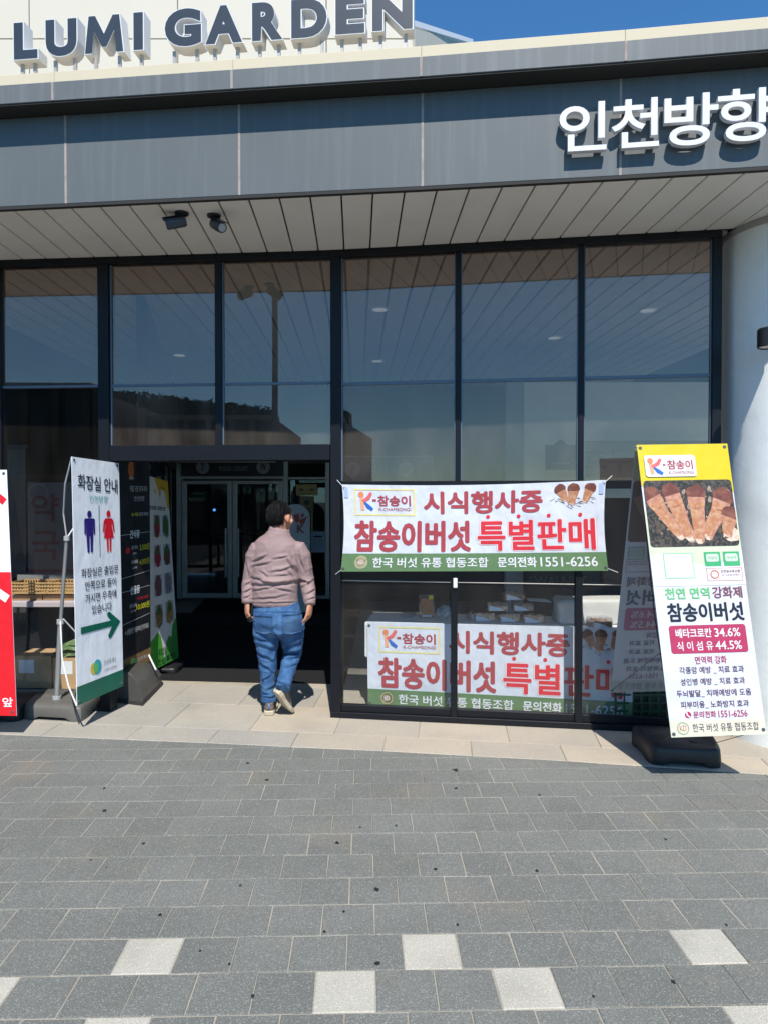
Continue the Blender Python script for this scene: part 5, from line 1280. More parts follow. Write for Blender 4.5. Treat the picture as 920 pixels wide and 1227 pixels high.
# box shelf under baskets, two wicker baskets
shelf = thing('wooden_crate', 'low pale wooden crate on the window table under the baskets', 'crate')
for (x0, x1) in ((14, 49.5), (51, 108)):
    p = AY(x0, 720.5, 6.42); q_ = AY(x1, 713.5, 6.42); MB().box(((p.x + q_.x) / 2, 6.56, (zt_ + q_.z) / 2 + .001), (q_.x - p.x, .26, q_.z - zt_ - .002)).build('board', mat('pale_wood', (.40, .24, .12), rough=.7, var=.4), shelf)
M_wick = mat('wicker', (.52, .32, .13), rough=.7, var=.5, vscale=40)
for (x0, x1, lb) in ((10, 55.5, 'left of two woven wicker trays on the window table'), (56.5, 106, 'right of two woven wicker trays on the window table')):
    p = AY(x0, 713, 6.40); q_ = AY(x1, 698.5, 6.40); w_ = q_.x - p.x; h = q_.z - p.z; r = thing('wicker_basket', lb, 'basket', 'wicker trays on the window table', loc=((p.x + q_.x) / 2, 6.54, p.z + .004))
    MB().box((0, 0, .005), (w_ - .01, .26, .008)).build('base', M_wick, r)
    n = 14
    for k in range(n):
        x = -w_ / 2 + .012 + (w_ - .024) * k / (n - 1)
        for y in (-.135, .135): MB().box((x, y, h / 2), (.010, .009, h)).build('stake', M_wick, r)
    for j in range(4):
        z = .012 + (h - .02) * j / 3
        for y in (-.142, .142): MB().box((0, y, z), (w_, .008, .014), bevel=.002).build('weave', M_wick, r)
        for x in (-w_ / 2, w_ / 2): MB().box((x, 0, z), (.008, .27, .014)).build('weave', M_wick, r)
p = AY(10, 697.5, 6.6); q_ = AY(108, 691, 6.6)
o = MB().box(((p.x + q_.x) / 2, 6.86, (p.z + q_.z) / 2), (q_.x - p.x, .2, q_.z - p.z)).build('tray_lid', mat('grey_lid', (.22, .22, .21), rough=.5), None, label='long grey tray behind the wicker trays', cat='tray')
for px in (15, 60, 104):
    pp = AY(px, 700, 6.86); MB().box((pp.x - o.location.x, 6.86, (zt_ + p.z) / 2 + .002), (.02, .15, p.z - zt_ + .0)).build('tray_support', M_black, o)
# dim interior panel with red letters
TLp = AY(28, 578, 7.6); 
s = notice('interior_panel', 'dim grey panel with red vertical Korean letters behind the left window', 33, 112, 578, 690, 7.6, mat('grey_panel', (.11, .11, .12), rough=.6, var=.4), th=.02); s.root['category'] = 'sign'
I_dr = ink(.13, .015, .03)
s.text('약', .06, .12, .48, .42, I_dr, .03); s.text('국', .06, .52, .48, .83, I_dr, .03); s.ring(.16, .12, .13, .16, ink(.17, .18, .19)); s.rect(0, .93, 1, 1, ink(.14, .02, .035)); s.done()
vb = thing('vertical_blind', 'dark vertical slat blind hanging behind the left window', 'blind')
for k in range(9):
    p = AY(8 + k * 2.7, 640, 7.0); MB().box((p.x, 7.0, 1.35), (.018, .006, 1.7), rz=.5).build('slat', mat('blind_slat', (.05, .05, .052), rough=.6), vb)
MB().box((AY(19, 640, 7.0).x, 7.0, 2.22), (.28, .04, .04)).build('head_rail', M_black, vb)

# ================================================================== THE MAN
def P5(px, py, dy=0.0):
    """point of the figure under a pixel of the photograph, dy metres behind the plane y = 5.5"""
    return AY(px, py, 5.5 + dy)
def loft(bm, pts, radii, n=16, flat_axis=None):
    """closed tube through pts; radii (rx, ry): rx across the picture, ry in depth"""
    pts = [Vector(p) for p in pts]; rings = []
    for i, p in enumerate(pts):
        d = (pts[min(i + 1, len(pts) - 1)] - pts[max(i - 1, 0)]).normalized()
        X = Vector((1, 0, 0)) if flat_axis is None else Vector(flat_axis)
        a = (X - d * X.dot(d)).normalized(); u = d.cross(a).normalized()
        r = radii[i]; rx, ry = r if isinstance(r, (tuple, list)) else (r, r)
        rings.append([bm.verts.new(p + a * rx * math.cos(2 * math.pi * k / n) + u * ry * math.sin(2 * math.pi * k / n)) for k in range(n)])
    for A, B in zip(rings, rings[1:]):
        for k in range(n): bm.faces.new((A[k], A[(k + 1) % n], B[(k + 1) % n], B[k]))
    for rg_, s_ in ((rings[0], -1), (rings[-1], 1)):
        c = sum((v.co for v in rg_), Vector()) / n; cv = bm.verts.new(c)
        for k in range(n): bm.faces.new((rg_[k], rg_[(k + 1) % n], cv))
def blob(bm, c, r, rot=None, sub=3):
    t = bmesh.new(); bmesh.ops.create_icosphere(t, subdivisions=sub, radius=1); bmesh.ops.scale(t, vec=r, verts=t.verts)
    t.transform(Matrix.Translation(Vector(c)) @ (rot.to_4x4() if rot is not None else Matrix.Identity(4)))
    me = bpy.data.meshes.new('t'); t.to_mesh(me); t.free(); bm.from_mesh(me); bpy.data.meshes.remove(me)
def fuse(bm, voxel, smooth_it=4, fac=.5):
    bmesh.ops.recalc_face_normals(bm, faces=bm.faces)
    me = bpy.data.meshes.new('t'); bm.to_mesh(me); bm.free(); o = bpy.data.objects.new('t', me); COL.objects.link(o)
    md = o.modifiers.new('r', 'REMESH'); md.mode = 'VOXEL'; md.voxel_size = voxel
    sm = o.modifiers.new('s', 'SMOOTH'); sm.factor = fac; sm.iterations = smooth_it
    bpy.context.view_layer.update(); dg = bpy.context.evaluated_depsgraph_get(); out = bpy.data.meshes.new_from_object(o.evaluated_get(dg))
    bpy.data.objects.remove(o); bpy.data.meshes.remove(me); return out
def displace(me, fn):
    me.update(); no = [v.normal.copy() for v in me.vertices]
    for v, n_ in zip(me.vertices, no):
        v.co = v.co + n_ * fn(v.co, n_)
    me.update()
def ridge(p, sx, sy, sz, off=0.0):
    q = noise.noise(Vector((p.x * sx + off, p.y * sy, p.z * sz + off * 1.7))); return 1 - abs(q) * 2.4
gx = P5(335, 858).x
man = thing('person', 'man in dusty pink jacket and blue jeans walking in through the doorway, seen from behind', 'person', loc=(gx, 5.55, 0))
def put(name, me, m, smooth=True, parent=None, **k):
    o = link(name, me, m, parent or man, smooth=smooth, **k)
    o.matrix_parent_inverse = Matrix.Translation(Vector((gx, 5.55, 0))).inverted() if (parent is None) else Matrix.Identity(4)
    return o
M_skin = mat('skin', (.55, .25, .145), rough=.5, var=.25, vscale=30, col2=(.44, .17, .10))
M_skin.node_tree.nodes['Principled BSDF'].inputs['Subsurface Weight'].default_value = .08
M_skin.node_tree.nodes['Principled BSDF'].inputs['Subsurface Radius'].default_value = (.02, .008, .004)
M_jacket = mat('dusty_pink_nylon', (.265, .180, .172), rough=.68, var=.25, vscale=5, col2=(.22, .145, .142), bump=.15, bscale=35)
M_jean = mat('blue_denim', (.024, .082, .20), rough=.9, var=.8, vscale=12, col2=(.085, .20, .37), bump=.35, bscale=260)
M_hair = mat('black_hair', (.006, .0055, .0055), rough=.5, var=.4, vscale=80, bump=.8, bscale=160, spec=.22)
# joints
SHL, SHR = P5(306.5, 658, .0), P5(360, 657, .0)
ELL, ERR = P5(299.5, 696, .02), P5(368, 697, .03)
WRL, WRR = P5(296.5, 722, -.03), P5(371.5, 724, -.05)
HPL, HPR = P5(319, 748, .02), P5(349, 748, .03)
KNL, KNR = P5(321, 795, .06), P5(351, 781, .14)
ANL, ANR = P5(322, 838.5, .10), P5(339, 824, -.05)
HEAD = P5(337, 620, .03)
# -------- body: one continuous surface
bm = bmesh.new()
yaw = R(38)                                                    # head turned to the right and away
HR = Matrix.Rotation(-yaw, 3, 'Z')                             # local +y is where the face looks
def hd(x, y, z): return HEAD + HR @ Vector((x, y, z))
blob(bm, hd(0, -.012, .018), (.074, .092, .096), HR); blob(bm, hd(0, .03, -.045), (.056, .062, .07), HR); blob(bm, hd(0, .055, -.085), (.030, .028, .024), HR)
loft(bm, [hd(0, .098, .02), hd(0, .108, -.012), hd(0, .094, -.026)], [.009, .0145, .010], 8)           # nose
blob(bm, hd(0, .094, -.052), (.022, .008, .006), HR, 2); blob(bm, hd(0, .092, -.061), (.019, .008, .006), HR, 2)   # lips
blob(bm, hd(-.028, .069, .03), (.024, .012, .008), HR, 2); blob(bm, hd(.028, .069, .03), (.024, .012, .008), HR, 2)  # brows
for sx in (-1, 1):
    blob(bm, hd(sx * .083, -.006, -.006), (.011, .021, .034), HR @ Matrix.Rotation(R(-10) * 1, 3, 'X'), 3); blob(bm, hd(sx * .078, .0, -.03), (.008, .010, .012), HR, 2)
    blob(bm, hd(sx * .045, .06, -.03), (.022, .02, .024), HR, 2)
loft(bm, [HEAD + Vector((-.01, -.012, -.04)), P5(334, 638, .02), P5(333, 650, .01)], [(.060, .064), (.058, .06), (.075, .06)], 16)
loft(bm, [P5(333, 648, .0), P5(332, 665, .0), P5(331, 690, .0), P5(331, 718, .0), P5(332, 745, .0), P5(333, 757, .02)], [(.10, .07), (.165, .095), (.150, .10), (.145, .10), (.165, .105), (.12, .09)], 20)
for sh, el, wr in ((SHL, ELL, WRL), (SHR, ERR, WRR)):
    loft(bm, [sh, sh.lerp(el, .5), el, el.lerp(wr, .35), el.lerp(wr, .8), wr], [.052, .046, .038, .037, .028, (.027, .022)], 14)
for hp, kn, an in ((HPL, KNL, ANL), (HPR, KNR, ANR)):
    loft(bm, [hp, hp.lerp(kn, .5), kn, kn.lerp(an, .3), kn.lerp(an, .75), an], [.085, .072, .052, .052, .036, .034], 16)
def hand(wr, side, fore, curl, spread, th_dir):
    """side: unit vector out of the back of the hand, fore: finger direction"""
    F = Vector(fore).normalized(); B = (Vector(side) - F * Vector(side).dot(F)).normalized(); Wd = F.cross(B).normalized()
    # palm: narrow at the wrist, wide at the knuckles
    loft(bm, [wr - F * .01, wr + F * .02, wr + F * .055, wr + F * .088], [(.026, .020), (.033, .019), (.041, .016), (.039, .013)], 14, flat_axis=Wd)
    ln = [.068, .078, .074, .058]
    for k in range(4):
        w_ = (1.5 - k) * .0205; base = wr + F * (.084 - abs(1.2 - k) * .004) + Wd * w_
        a0 = curl * (.75 + .12 * k); d1 = (F * math.cos(a0) - B * math.sin(a0)); d2 = (F * math.cos(a0 * 2.1) - B * math.sin(a0 * 2.1)); d3 = (F * math.cos(a0 * 2.9) - B * math.sin(a0 * 2.9)); sp_ = Wd * (1.5 - k) * spread
        q1 = base + (d1 + sp_) * ln[k] * .48; q2 = q1 + (d2 + sp_ * .3) * ln[k] * .32; q3 = q2 + d3 * ln[k] * .26
        loft(bm, [base - F * .012, base, q1, q2, q3], [.0092, .0095, .0088, .0080, .0062], 8)
    t0 = wr + F * .028 + Wd * th_dir * .026; td = (F * .72 + Wd * th_dir * .55 - B * .35).normalized(); t1 = t0 + td * .036; t2 = t1 + (F * .85 - B * .35 + Wd * th_dir * .12).normalized() * .03
    loft(bm, [t0 - td * .01, t0 + td * .012, t1, t2, t2 + (F - B * .5).normalized() * .012], [.013, .0135, .0105, .0095, .006], 8)
    return F, B, Wd
# left arm: back of the hand faces left and back, holding a phone; right hand relaxed
hand(WRL, (-.85, -.45, 0), (-.02, -.05, -1), .42, .06, 1 if True else -1)
hand(WRR, (.85, -.40, 0), (-.10, -.08, -1), .36, .06, -1)
body = fuse(bm, .0042, 2); o = put('body', body, M_skin)
# eyes
for sx in (-1, 1):
    e = MB().ellips(hd(sx * .03, .074, .008), (.011, .007, .008), HR, 2).mesh('eye'); put('eye', e, mat('eye_white', (.6, .6, .58), rough=.3))
    e = MB().ellips(hd(sx * .03, .0795, .008), (.0045, .004, .0045), HR, 2).mesh('pupil'); put('pupil', e, mat('eye_dark', (.01, .008, .006), rough=.2))
# phone in the left hand
Fp = Vector((.05, .02, -1)).normalized(); pc_ = WRL + Vector((.022, -.004, -.085))
t = MB().box(pc_, (.012, .066, .125), rz=R(30), ry=R(8), bevel=.004, seg=2)
ph = t.build('smartphone', mat('black_phone', (.01, .01, .012), rough=.25), None, label='black smartphone held in the left hand of the man', cat='phone')
# -------- hair
bm = bmesh.new()
blob(bm, hd(0, -.022, .016), (.084, .100, .110), HR, 5)
me = bpy.data.meshes.new('hair'); 
kill = []
HRi = HR.inverted()
for v in bm.verts:
    q = HRi @ (v.co - HEAD)
    # hairline: open face, short over the ears and nape
    face = q.y > .055 + .35 * max(0, q.z - .055) and q.z < .085
    low = q.z < (-.080 + .35 * max(0, abs(q.x) - .02) if q.y < -.05 else lerp(-.070, .022, min(1, (q.y + .05) / .065)))
    if abs(q.x) > .045 and q.z < .024 and q.y > -.040: low = True
    if face or low: kill.append(v)
bmesh.ops.delete(bm, geom=kill, context='VERTS')
for v in bm.verts:
    q = HRi @ (v.co - HEAD); n_ = (v.co - HEAD).normalized()
    a = noise.noise(Vector((q.x * 60, q.y * 60, q.z * 16))) * .007 + noise.noise(Vector((q.x * 22, q.y * 22, q.z * 9))) * .008
    taper = .0 if q.z > -.02 else (q.z + .02) * .25
    v.co += n_ * (a + max(-.018, taper))
r = bmesh.ops.solidify(bm, geom=bm.faces[:], thickness=.006)
bm.to_mesh(me); bm.free(); hair = put('hair', me, M_hair)
# short separate tufts so that the outline is uneven
bm = bmesh.new(); rh = random.Random(21)
src = [v.co.copy() for v in me.vertices]
for k in range(2600):
    c = rh.choice(src); q = HRi @ (c - HEAD); nr = (c - HEAD).normalized(); dn = Vector((rh.uniform(-.35, .35), rh.uniform(-.35, .35), -1))
    dirn = (dn - nr * dn.dot(nr)).normalized() * rh.uniform(.012, .026) + nr * rh.uniform(.001, .007)
    sdv = nr.cross(dirn).normalized() * .0011; b0 = c + nr * .002; b1 = b0 + dirn
    v1 = bm.verts.new(b0 - sdv); v2 = bm.verts.new(b0 + sdv); v3 = bm.verts.new(b1); v4 = bm.verts.new(b0 + nr * .0022)
    bm.faces.new((v1, v2, v3)); bm.faces.new((v2, v4, v3)); bm.faces.new((v4, v1, v3))
me = bpy.data.meshes.new('hair_tufts'); bm.to_mesh(me); bm.free(); tf = put('hair_tufts', me, M_hair, smooth=False); tf['kind'] = 'stuff'
# -------- jacket
bm = bmesh.new()
loft(bm, [P5(334, 637, .0), P5(333.5, 641.5, .0), P5(333, 646, .0), P5(332.5, 651, .0), P5(332, 657, .0), P5(331.5, 668, .0), P5(330, 685, -.005), P5(329.5, 703, -.005), P5(329.5, 716, -.0), P5(329.5, 726, .0)],
     [(.084, .078), (.104, .086), (.140, .095), (.172, .106), (.186, .116), (.188, .124), (.180, .131), (.179, .132), (.181, .130), (.179, .124)], 28)
for sh, el, wr, sg in ((SHL, ELL, WRL, -1), (SHR, ERR, WRR, 1)):
    loft(bm, [sh + Vector((-sg * .08, 0, .016)), sh + Vector((-sg * .012, 0, -.002)), sh.lerp(el, .22) + Vector((0, 0, 0)), sh.lerp(el, .5), sh.lerp(el, .78), el, el.lerp(wr, .4), el.lerp(wr, .8), wr],
         [.045, .066, .070, .066, .062, .060, .057, .050, .042], 20)
jk = fuse(bm, .0058, 5, .5)
def pixof(p):
    return 460 + 851 * p.x / p.y, 598.6 - 851 * (p.z - EYE) / p.y
def folds(p, n_, L):
    """hand-placed creases on the side facing the street: a soft ridge with a sharper hollow under it"""
    f = max(0, min(1, -n_.y * 2.2))
    if f <= 0: return 0
    x, y = pixof(p); q = 0
    for (x0, y0, x1, y1, amp, wd, bow) in L:
        dx, dy = x1 - x0, y1 - y0; ln = math.hypot(dx, dy); t_ = ((x - x0) * dx + (y - y0) * dy) / ln / ln
        if -.25 < t_ < 1.25:
            d = ((x - x0) * -dy + (y - y0) * dx) / ln * (1 if dx > 0 else -1) - bow * math.sin(math.pi * min(1, max(0, t_)))
            d += noise.noise(Vector((x * .12, y * .12, amp * 999))) * 1.2
            e = 1.0 if 0 <= t_ <= 1 else math.exp(-((t_ if t_ < 0 else t_ - 1) / .10) ** 2)
            if abs(d) < wd * 4: q += amp * e * math.sin(math.pi * min(1, max(.15, t_ * .8 + .1))) * (math.exp(-(d / wd) ** 2) - .95 * math.exp(-((d - wd * 1.25) / (wd * .62)) ** 2))
    return q * f * 1.1
JF = [(303, 698, 357, 694, .017, 3.0, 1.5), (304, 690, 330, 697, .010, 2.6, 1), (304, 706, 334, 700, .008, 2.2, 0), (303, 671, 319, 664, .011, 2.2, 0), (303, 677, 324, 672, .009, 2.2, 0),
      (322, 684, 350, 677, .008, 2.2, 1), (328, 668, 346, 665, .007, 1.8, 0), (330, 703, 352, 708, .007, 2.2, 0), (345, 668, 356, 684, .012, 2.2, 0), (351, 664, 358, 690, .011, 2.2, 0), (346, 681, 357, 698, .009, 2.2, 0),
      (304, 716, 345, 712, .006, 1.8, 1), (304, 721.5, 356, 721, .006, 1.3, 0), (312, 683, 322, 690, .006, 2, 0), (330, 689, 348, 687, .006, 1.8, 0),
      (361, 662, 367, 684, .008, 2.2, 1), (360, 692, 373, 698, .012, 2.2, 0), (361, 702, 375, 694, .010, 2, 0), (365, 711, 377, 705, .010, 2, 0), (366, 719, 378, 714, .008, 1.6, 0), (368, 672, 371, 688, .006, 1.8, 0),
      (296, 673, 300, 690, .007, 2, 0), (291, 701, 300, 695, .009, 2, 0), (291, 709, 300, 704, .009, 1.8, 0), (291, 716, 299, 713, .007, 1.5, 0)]
def jfold(p, n_):
    torso = abs(p.x - P5(330, 690).x) < .175
    q = folds(p, n_, JF) + .0035 * max(0, ridge(p, 6, 6, 12, 8.2)) ** 2
    hem = math.exp(-((p.z - P5(330, 726).z) / .014) ** 2) * torso; q -= hem * .006
    return q - .002 + noise.noise(p * 60) * .0006
displace(jk, jfold); jko = put('jacket', jk, M_jacket)
# collar, standing
bm = bmesh.new(); rings = []
cc = P5(334, 640, .0)
for (z, rx, ry, dy, dx) in ((-.040, .110, .092, .0, 0), (-.012, .093, .083, .002, .0), (.022, .083, .077, .004, .002), (.045, .078, .074, .006, .004), (.049, .074, .071, .006, .004), (.040, .070, .068, .006, .004)):
    rings.append([bm.verts.new(cc + Vector((rx * math.cos(2 * math.pi * k / 40) + dx, ry * math.sin(2 * math.pi * k / 40) + dy, z + .004 * math.sin(k * 1.1) + (.012 * math.cos(2 * math.pi * k / 40) * -1 if z > 0 else 0)))) for k in range(40)])
for A, B in zip(rings, rings[1:]):
    for k in range(40): bm.faces.new((A[k], A[(k + 1) % 40], B[(k + 1) % 40], B[k]))
me = bpy.data.meshes.new('collar'); bm.to_mesh(me); bm.free(); put('collar', me, M_jacket)
for wr, el in ((WRL, ELL), (WRR, ERR)):
    d = (wr - el).normalized(); me = MB().tube([wr - d * .028, wr - d * .020, wr + d * .004, wr + d * .008], [.040, .044, .043, .036], 24).mesh('cuff'); put('cuff', me, M_jacket)
# -------- jeans
bm = bmesh.new()
loft(bm, [P5(331, 722, .01), P5(331.5, 732, .0), P5(333, 743, -.005), P5(333.5, 753, .01), P5(334, 760, .02)], [(.176, .118), (.188, .130), (.197, .140), (.185, .130), (.10, .09)], 28)
loft(bm, [HPL + Vector((-.004, 0, .02)), HPL.lerp(KNL, .3), HPL.lerp(KNL, .65), KNL, KNL.lerp(ANL, .35), KNL.lerp(ANL, .75), ANL.lerp(KNL, -.02)], [(.100, .115), (.102, .108), (.084, .088), (.072, .075), (.066, .070), (.058, .064), (.062, .072)], 22)
loft(bm, [HPR + Vector((.008, 0, .02)), HPR.lerp(KNR, .35), HPR.lerp(KNR, .75), KNR, KNR.lerp(ANR, .3), KNR.lerp(ANR, .7), ANR.lerp(KNR, -.04)], [(.100, .118), (.100, .110), (.086, .090), (.076, .078), (.068, .070), (.060, .062), (.060, .064)], 22)
jn = fuse(bm, .0055, 5, .5)
NF = [(338, 781, 364, 777, .016, 2.6, 1), (340, 788, 363, 785, .010, 2.2, 1), (337, 775, 352, 770, .007, 2.2, 0), (307, 770, 331, 777, .010, 2.6, 0), (308, 780, 327, 791, .012, 2.6, 0), (311, 793, 329, 806, .009, 2.4, 0),
      (311, 815, 324, 808, .006, 2.0, 1), (318, 826, 331, 819, .007, 2.0, 1), (313, 828, 325, 832, .007, 2.0, 1), (316, 836, 330, 833, .008, 1.6, 1), (311, 800, 318, 822, .005, 2.0, 0), (303, 761, 320, 768, .008, 2.4, 0), (332, 816, 346, 823, .012, 2.2, 0), (334, 824, 343, 832, .010, 2.0, 0), (340, 800, 355, 794, .006, 2.4, 0),
      (337, 745, 360, 740, .008, 1.8, 1), (304, 744, 328, 752, .007, 2.0, 0), (328, 757, 345, 772, .009, 2.2, 0), (338, 764, 362, 762, .006, 2.2, 0), (303, 733, 360, 733, .004, 1.1, 0)]
def jefold(p, n_):
    q = folds(p, n_, NF) + .005 * max(0, ridge(p, 7, 7, 13, 2.2)) ** 2
    cr = math.exp(-((p.x - P5(334.0, 750).x) / .010) ** 2) * (1 if .70 < p.z < .86 else 0) * max(0, -n_.y); q -= cr * .012
    return q - .003
displace(jn, jefold); put('jeans', jn, M_jean)
# back pockets: stitched patches laid on the seat
M_jean2 = mat('denim_pocket', (.022, .075, .18), rough=.9, var=.6, vscale=12, col2=(.09, .18, .30), bump=.3, bscale=260)
import bisect
def seat_y(x, z):
    best = None
    for v in seat_v:
        d = (v.x - x) ** 2 + (v.z - z) ** 2
        if d < 1.2e-4 and (best is None or v.y < best): best = v.y
    return best if best is not None else 5.38
seat_v = [v.co.copy() for v in jn.vertices if .62 < v.co.z < .92 and v.co.y < 5.5]
for (x0, x1, y0, y1) in ((305, 327, 738.5, 760), (338.5, 360.5, 737, 761)):
    bm = bmesh.new(); N = 8; g = []
    for j in range(N + 1):
        row = []
        for i in range(N + 1):
            px = lerp(x0, x1, i / N); py = lerp(y0, y1, j / N)
            if j == N: py -= 2.4 * abs(i / N - .5) * 2
            p = P5(px, py, -.12); y = seat_y(p.x, p.z); row.append((p.x, y, p.z))
        g.append(row)
    f = [[bm.verts.new((x, y - .0035, z)) for x, y, z in row] for row in g]; bk_ = [[bm.verts.new((x, y + .004, z)) for x, y, z in row] for row in g]
    for j in range(N):
        for i in range(N): bm.faces.new((f[j][i], f[j][i + 1], f[j + 1][i + 1], f[j + 1][i]))
    ed = [(0, i) for i in range(N)] + [(j, N) for j in range(N)] + [(N, i) for i in range(N, 0, -1)] + [(j, 0) for j in range(N, 0, -1)]
    for k in range(len(ed)):
        a, c = ed[k], ed[(k + 1) % len(ed)]; bm.faces.new((f[a[0]][a[1]], f[c[0]][c[1]], bk_[c[0]][c[1]], bk_[a[0]][a[1]]))
    bmesh.ops.smooth_vert(bm, verts=bm.verts, factor=.4)
    me = bpy.data.meshes.new('back_pocket'); bm.to_mesh(me); bm.free(); put('back_pocket', me, M_jean2)
# -------- shoes
M_suede = mat('taupe_suede', (.17, .125, .10), rough=.85, var=.4, vscale=30, bump=.3)
M_sole = mat('cream_rubber_sole', (.46, .39, .28), rough=.7, var=.3, vscale=12, col2=(.45, .40, .32))
def shoe(name_loc, M, label):
    """local: x across, y heel (0) to toe (.28), z up"""
    bm = bmesh.new()
    outline = [(.0, .0), (.034, .006), (.042, .04), (.041, .10), (.049, .16), (.055, .20), (.051, .245), (.031, .278), (0, .288)]
    full = outline + [(-x * (.92 if .05 < y < .2 else 1), y) for x, y in outline[-2:0:-1]]
    lay = []
    for z, s_ in ((0, .94), (.004, 1.0), (.022, 1.02), (.030, .99)):
        lay.append([bm.verts.new((x * s_, .143 + (y - .143) * s_, z + .012 * max(0, (y - .2) / .08) ** 2 + (.008 if y < .07 else 0) * (z > .01))) for x, y in full])
    for A, B in zip(lay, lay[1:]):
        for k in range(len(A)): bm.faces.new((A[k], A[(k + 1) % len(A)], B[(k + 1) % len(A)], B[k]))
    bm.faces.new(lay[0][::-1]); bm.faces.new(lay[-1]); 
    bmesh.ops.recalc_face_normals(bm, faces=bm.faces); so_ = bpy.data.meshes.new('shoe_sole'); bm.to_mesh(so_); bm.free(); so_.transform(M)
    up = bmesh.new()
    loft(up, [(0, .008, .055), (0, .03, .058), (0, .08, .054), (0, .13, .045), (0, .19, .034), (0, .24, .026), (0, .272, .022)], [(.026, .034), (.036, .042), (.038, .042), (.038, .036), (.043, .026), (.038, .018), (.018, .010)], 18)
    loft(up, [(0, .045, .05), (0, .043, .085), (0, .038, .105)], [(.037, .045), (.034, .044), (.035, .046)], 18)
    um = fuse(up, .005, 3); um.transform(M)
    a = put('shoe', um, M_suede); 
    if label: a['label'] = label
    b_ = put('shoe_sole', so_, M_sole, smooth=False); b_.parent = a; b_.matrix_parent_inverse = Matrix.Identity(4)
    tab_ = MB().box((0, -.008, .078), (.014, .006, .035), bevel=.002).mesh('heel_tab'); tab_.transform(M); t_ = put('heel_tab', tab_, mat('blue_tab', (.08, .20, .42), rough=.5)); t_.parent = a; t_.matrix_parent_inverse = Matrix.Identity(4)
    return a
p_ = G(322.5, 859, 0.0); ML = Matrix.Translation((p_.x, p_.y, .006)) @ Matrix.Rotation(R(4), 4, 'Z'); shoe('l', ML, 'planted shoe')
# rear foot pushing off: toe on the ground, heel up, sole towards the street
toe = AY(346, 857, 5.60); toe.z = .012; heel = AY(328, 827, 5.42)
yv = (toe - heel).normalized(); up0 = Vector((.62, .50, .55)); zv = (up0 - yv * up0.dot(yv)).normalized(); xv = yv.cross(zv).normalized()
MR = Matrix.Translation(toe - yv * .272) @ Matrix((( xv.x, yv.x, zv.x, 0), (xv.y, yv.y, zv.y, 0), (xv.z, yv.z, zv.z, 0), (0, 0, 0, 1))); shoe('r', MR, 'lifted shoe showing its sole')

# ================================================================== ACROSS THE YARD, SEEN ONLY AS REFLECTIONS
def mirror(px, D, line, z=None):
    a = Vector(line[0]); c = Vector(line[-1]); d = (c - a).normalized(); n = Vector((-d.y, d.x)); r = ray(px, 600); v = Vector((r.x, r.y)) / r.y * D
    return v - n * 2 * (v - a).dot(n)
def zv_(py, D): return AY(460, py, D).z
M_bwall = mat('grey_cream_render', (.50, .47, .42), rough=.85, var=.3, vscale=.6)
M_brown = mat('brown_cladding', (.045, .04, .036), rough=.6, var=.4, vscale=.7)
M_bglass = mat('dark_window_glass', (.012, .015, .02), rough=.1)
M_beam = mat('tan_beam', (.20, .17, .13), rough=.7)
def plan_block(name, m, a, c, depth, z0, z1, parent):
    d = (c - a).normalized(); n = Vector((-d.y, d.x)); 
    if n.y > 0: n = -n
    b = MB(); b.hexa([(*a, z0), (*c, z0), (*(c + n * depth), z0), (*(a + n * depth), z0)], [(*a, z1), (*c, z1), (*(c + n * depth), z1), (*(a + n * depth), z1)]); return b.build(name, m, parent)
# dark glazed hall opposite the left panes
db = thing('glazed_hall', 'low dark glazed building across the yard behind the viewer', 'building')
D = 15
a = mirror(-120, D, WALL_L); c = mirror(112, D, WALL_L); z = zv_(466, D)
plan_block('wall', M_brown, a, c, 6, -.3, z, db); d = (c - a).normalized(); n = Vector((-d.y, d.x)); n = n if n.y > 0 else -n; L_ = (c - a).length
plan_block('roof_edge', M_beam, a + n * .1, c + n * .1, .3, z, z + .12, db)
for k in range(7):
    p = a.lerp(c, k / 6.3); plan_block('column', M_beam, p + n * .08, p + d * .14 + n * .08, .1, -.3, z - .002, db)
for k in range(6):
    p = a.lerp(c, k / 6.3) + d * .2; q = a.lerp(c, (k + 1) / 6.3) - d * .06; plan_block('window', M_bglass, p + n * .03, q + n * .03, .1, .3, 1.9, db); plan_block('window', M_bglass, p + n * .03, q + n * .03, .1, 2.15, z - .3, db)
D = 19; a = mirror(120, D, WALL_L); c = mirror(335, D, WALL_L)
lb = thing('low_shed', 'long low dark shed with a pale eave across the yard behind the viewer', 'building'); z = zv_(505, D)
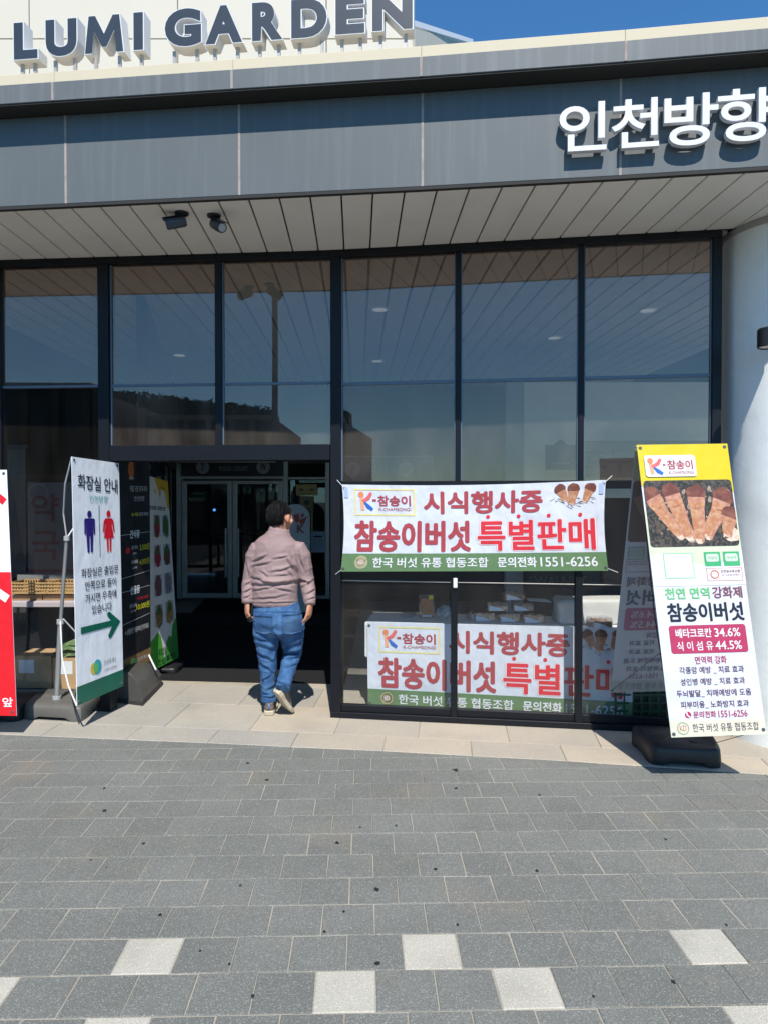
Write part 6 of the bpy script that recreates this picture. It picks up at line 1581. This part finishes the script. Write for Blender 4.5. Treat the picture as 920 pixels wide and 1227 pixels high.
plan_block('wall', M_brown, a, c, 5, -.3, z, lb); d = (c - a).normalized(); n = Vector((-d.y, d.x)); n = n if n.y > 0 else -n
plan_block('eave', M_beam, a + n * .4, c + n * .4, .5, z, z + .12, lb)
for k in range(9):
    p = a.lerp(c, k / 8.2); plan_block('post', M_beam, p + n * .36, p + d * .12 + n * .36, .1, -.3, z - .002, lb)
# hedge of clipped conifers above it
hg = thing('conifer_hedge', 'dark clipped conifer hedge behind the low shed across the yard', 'hedge'); rr = random.Random(9)
D = 26; a = mirror(105, D, WALL_L); c = mirror(330, D, WALL_L); d = (c - a); n = Vector((-d.y, d.x)).normalized(); bm = bmesh.new()
for k in range(14000):
    t = rr.random(); zt = lerp(zv_(468, D), zv_(494, D), t) + rr.uniform(-.25, .1); zz = zt * (1 - rr.random() ** 2 * .55); p = a + d * t + n * rr.uniform(-.8, .8); s_ = rr.uniform(.08, .2); P = Vector((p.x, p.y, zz))
    ax = Vector((rr.uniform(-1, 1), rr.uniform(-1, 1), rr.uniform(-.3, 1))).normalized() * s_; ay = ax.orthogonal().normalized() * s_ * .4
    bm.faces.new([bm.verts.new(P - ay), bm.verts.new(P + ay), bm.verts.new(P + ax)])
me = bpy.data.meshes.new('foliage'); bm.to_mesh(me); bm.free(); link('foliage', me, mat('conifer_leaf', (.022, .034, .016), rough=1, spec=.05, var=.5, vscale=2), hg)
plan_block('hedge_core', mat('hedge_core', (.03, .045, .02), rough=.9), a - n * .3, a + d - n * .3, .5, -.3, zv_(492, D), hg)
# lamp mast
p = mirror(330, 17, WALL_L); lm = thing('lamp_mast', 'tall grey lamp mast standing in the yard behind the viewer', 'lamp post', loc=(p.x, p.y, -.06))
MB().tube([(0, 0, 0), (0, 0, 9.6)], [.08, .06], 14).build('mast', mat('mast_grey', (.13, .13, .13), rough=.5), lm)
MB().tube([(0, 0, 0), (0, 0, .35)], .16, 14).build('base', mat('mast_grey', (.13, .13, .13)), lm)
MB().box((0, 0, 9.6), (.5, .5, .12), bevel=.02).build('lamp_head', mat('mast_grey', (.13, .13, .13)), lm)
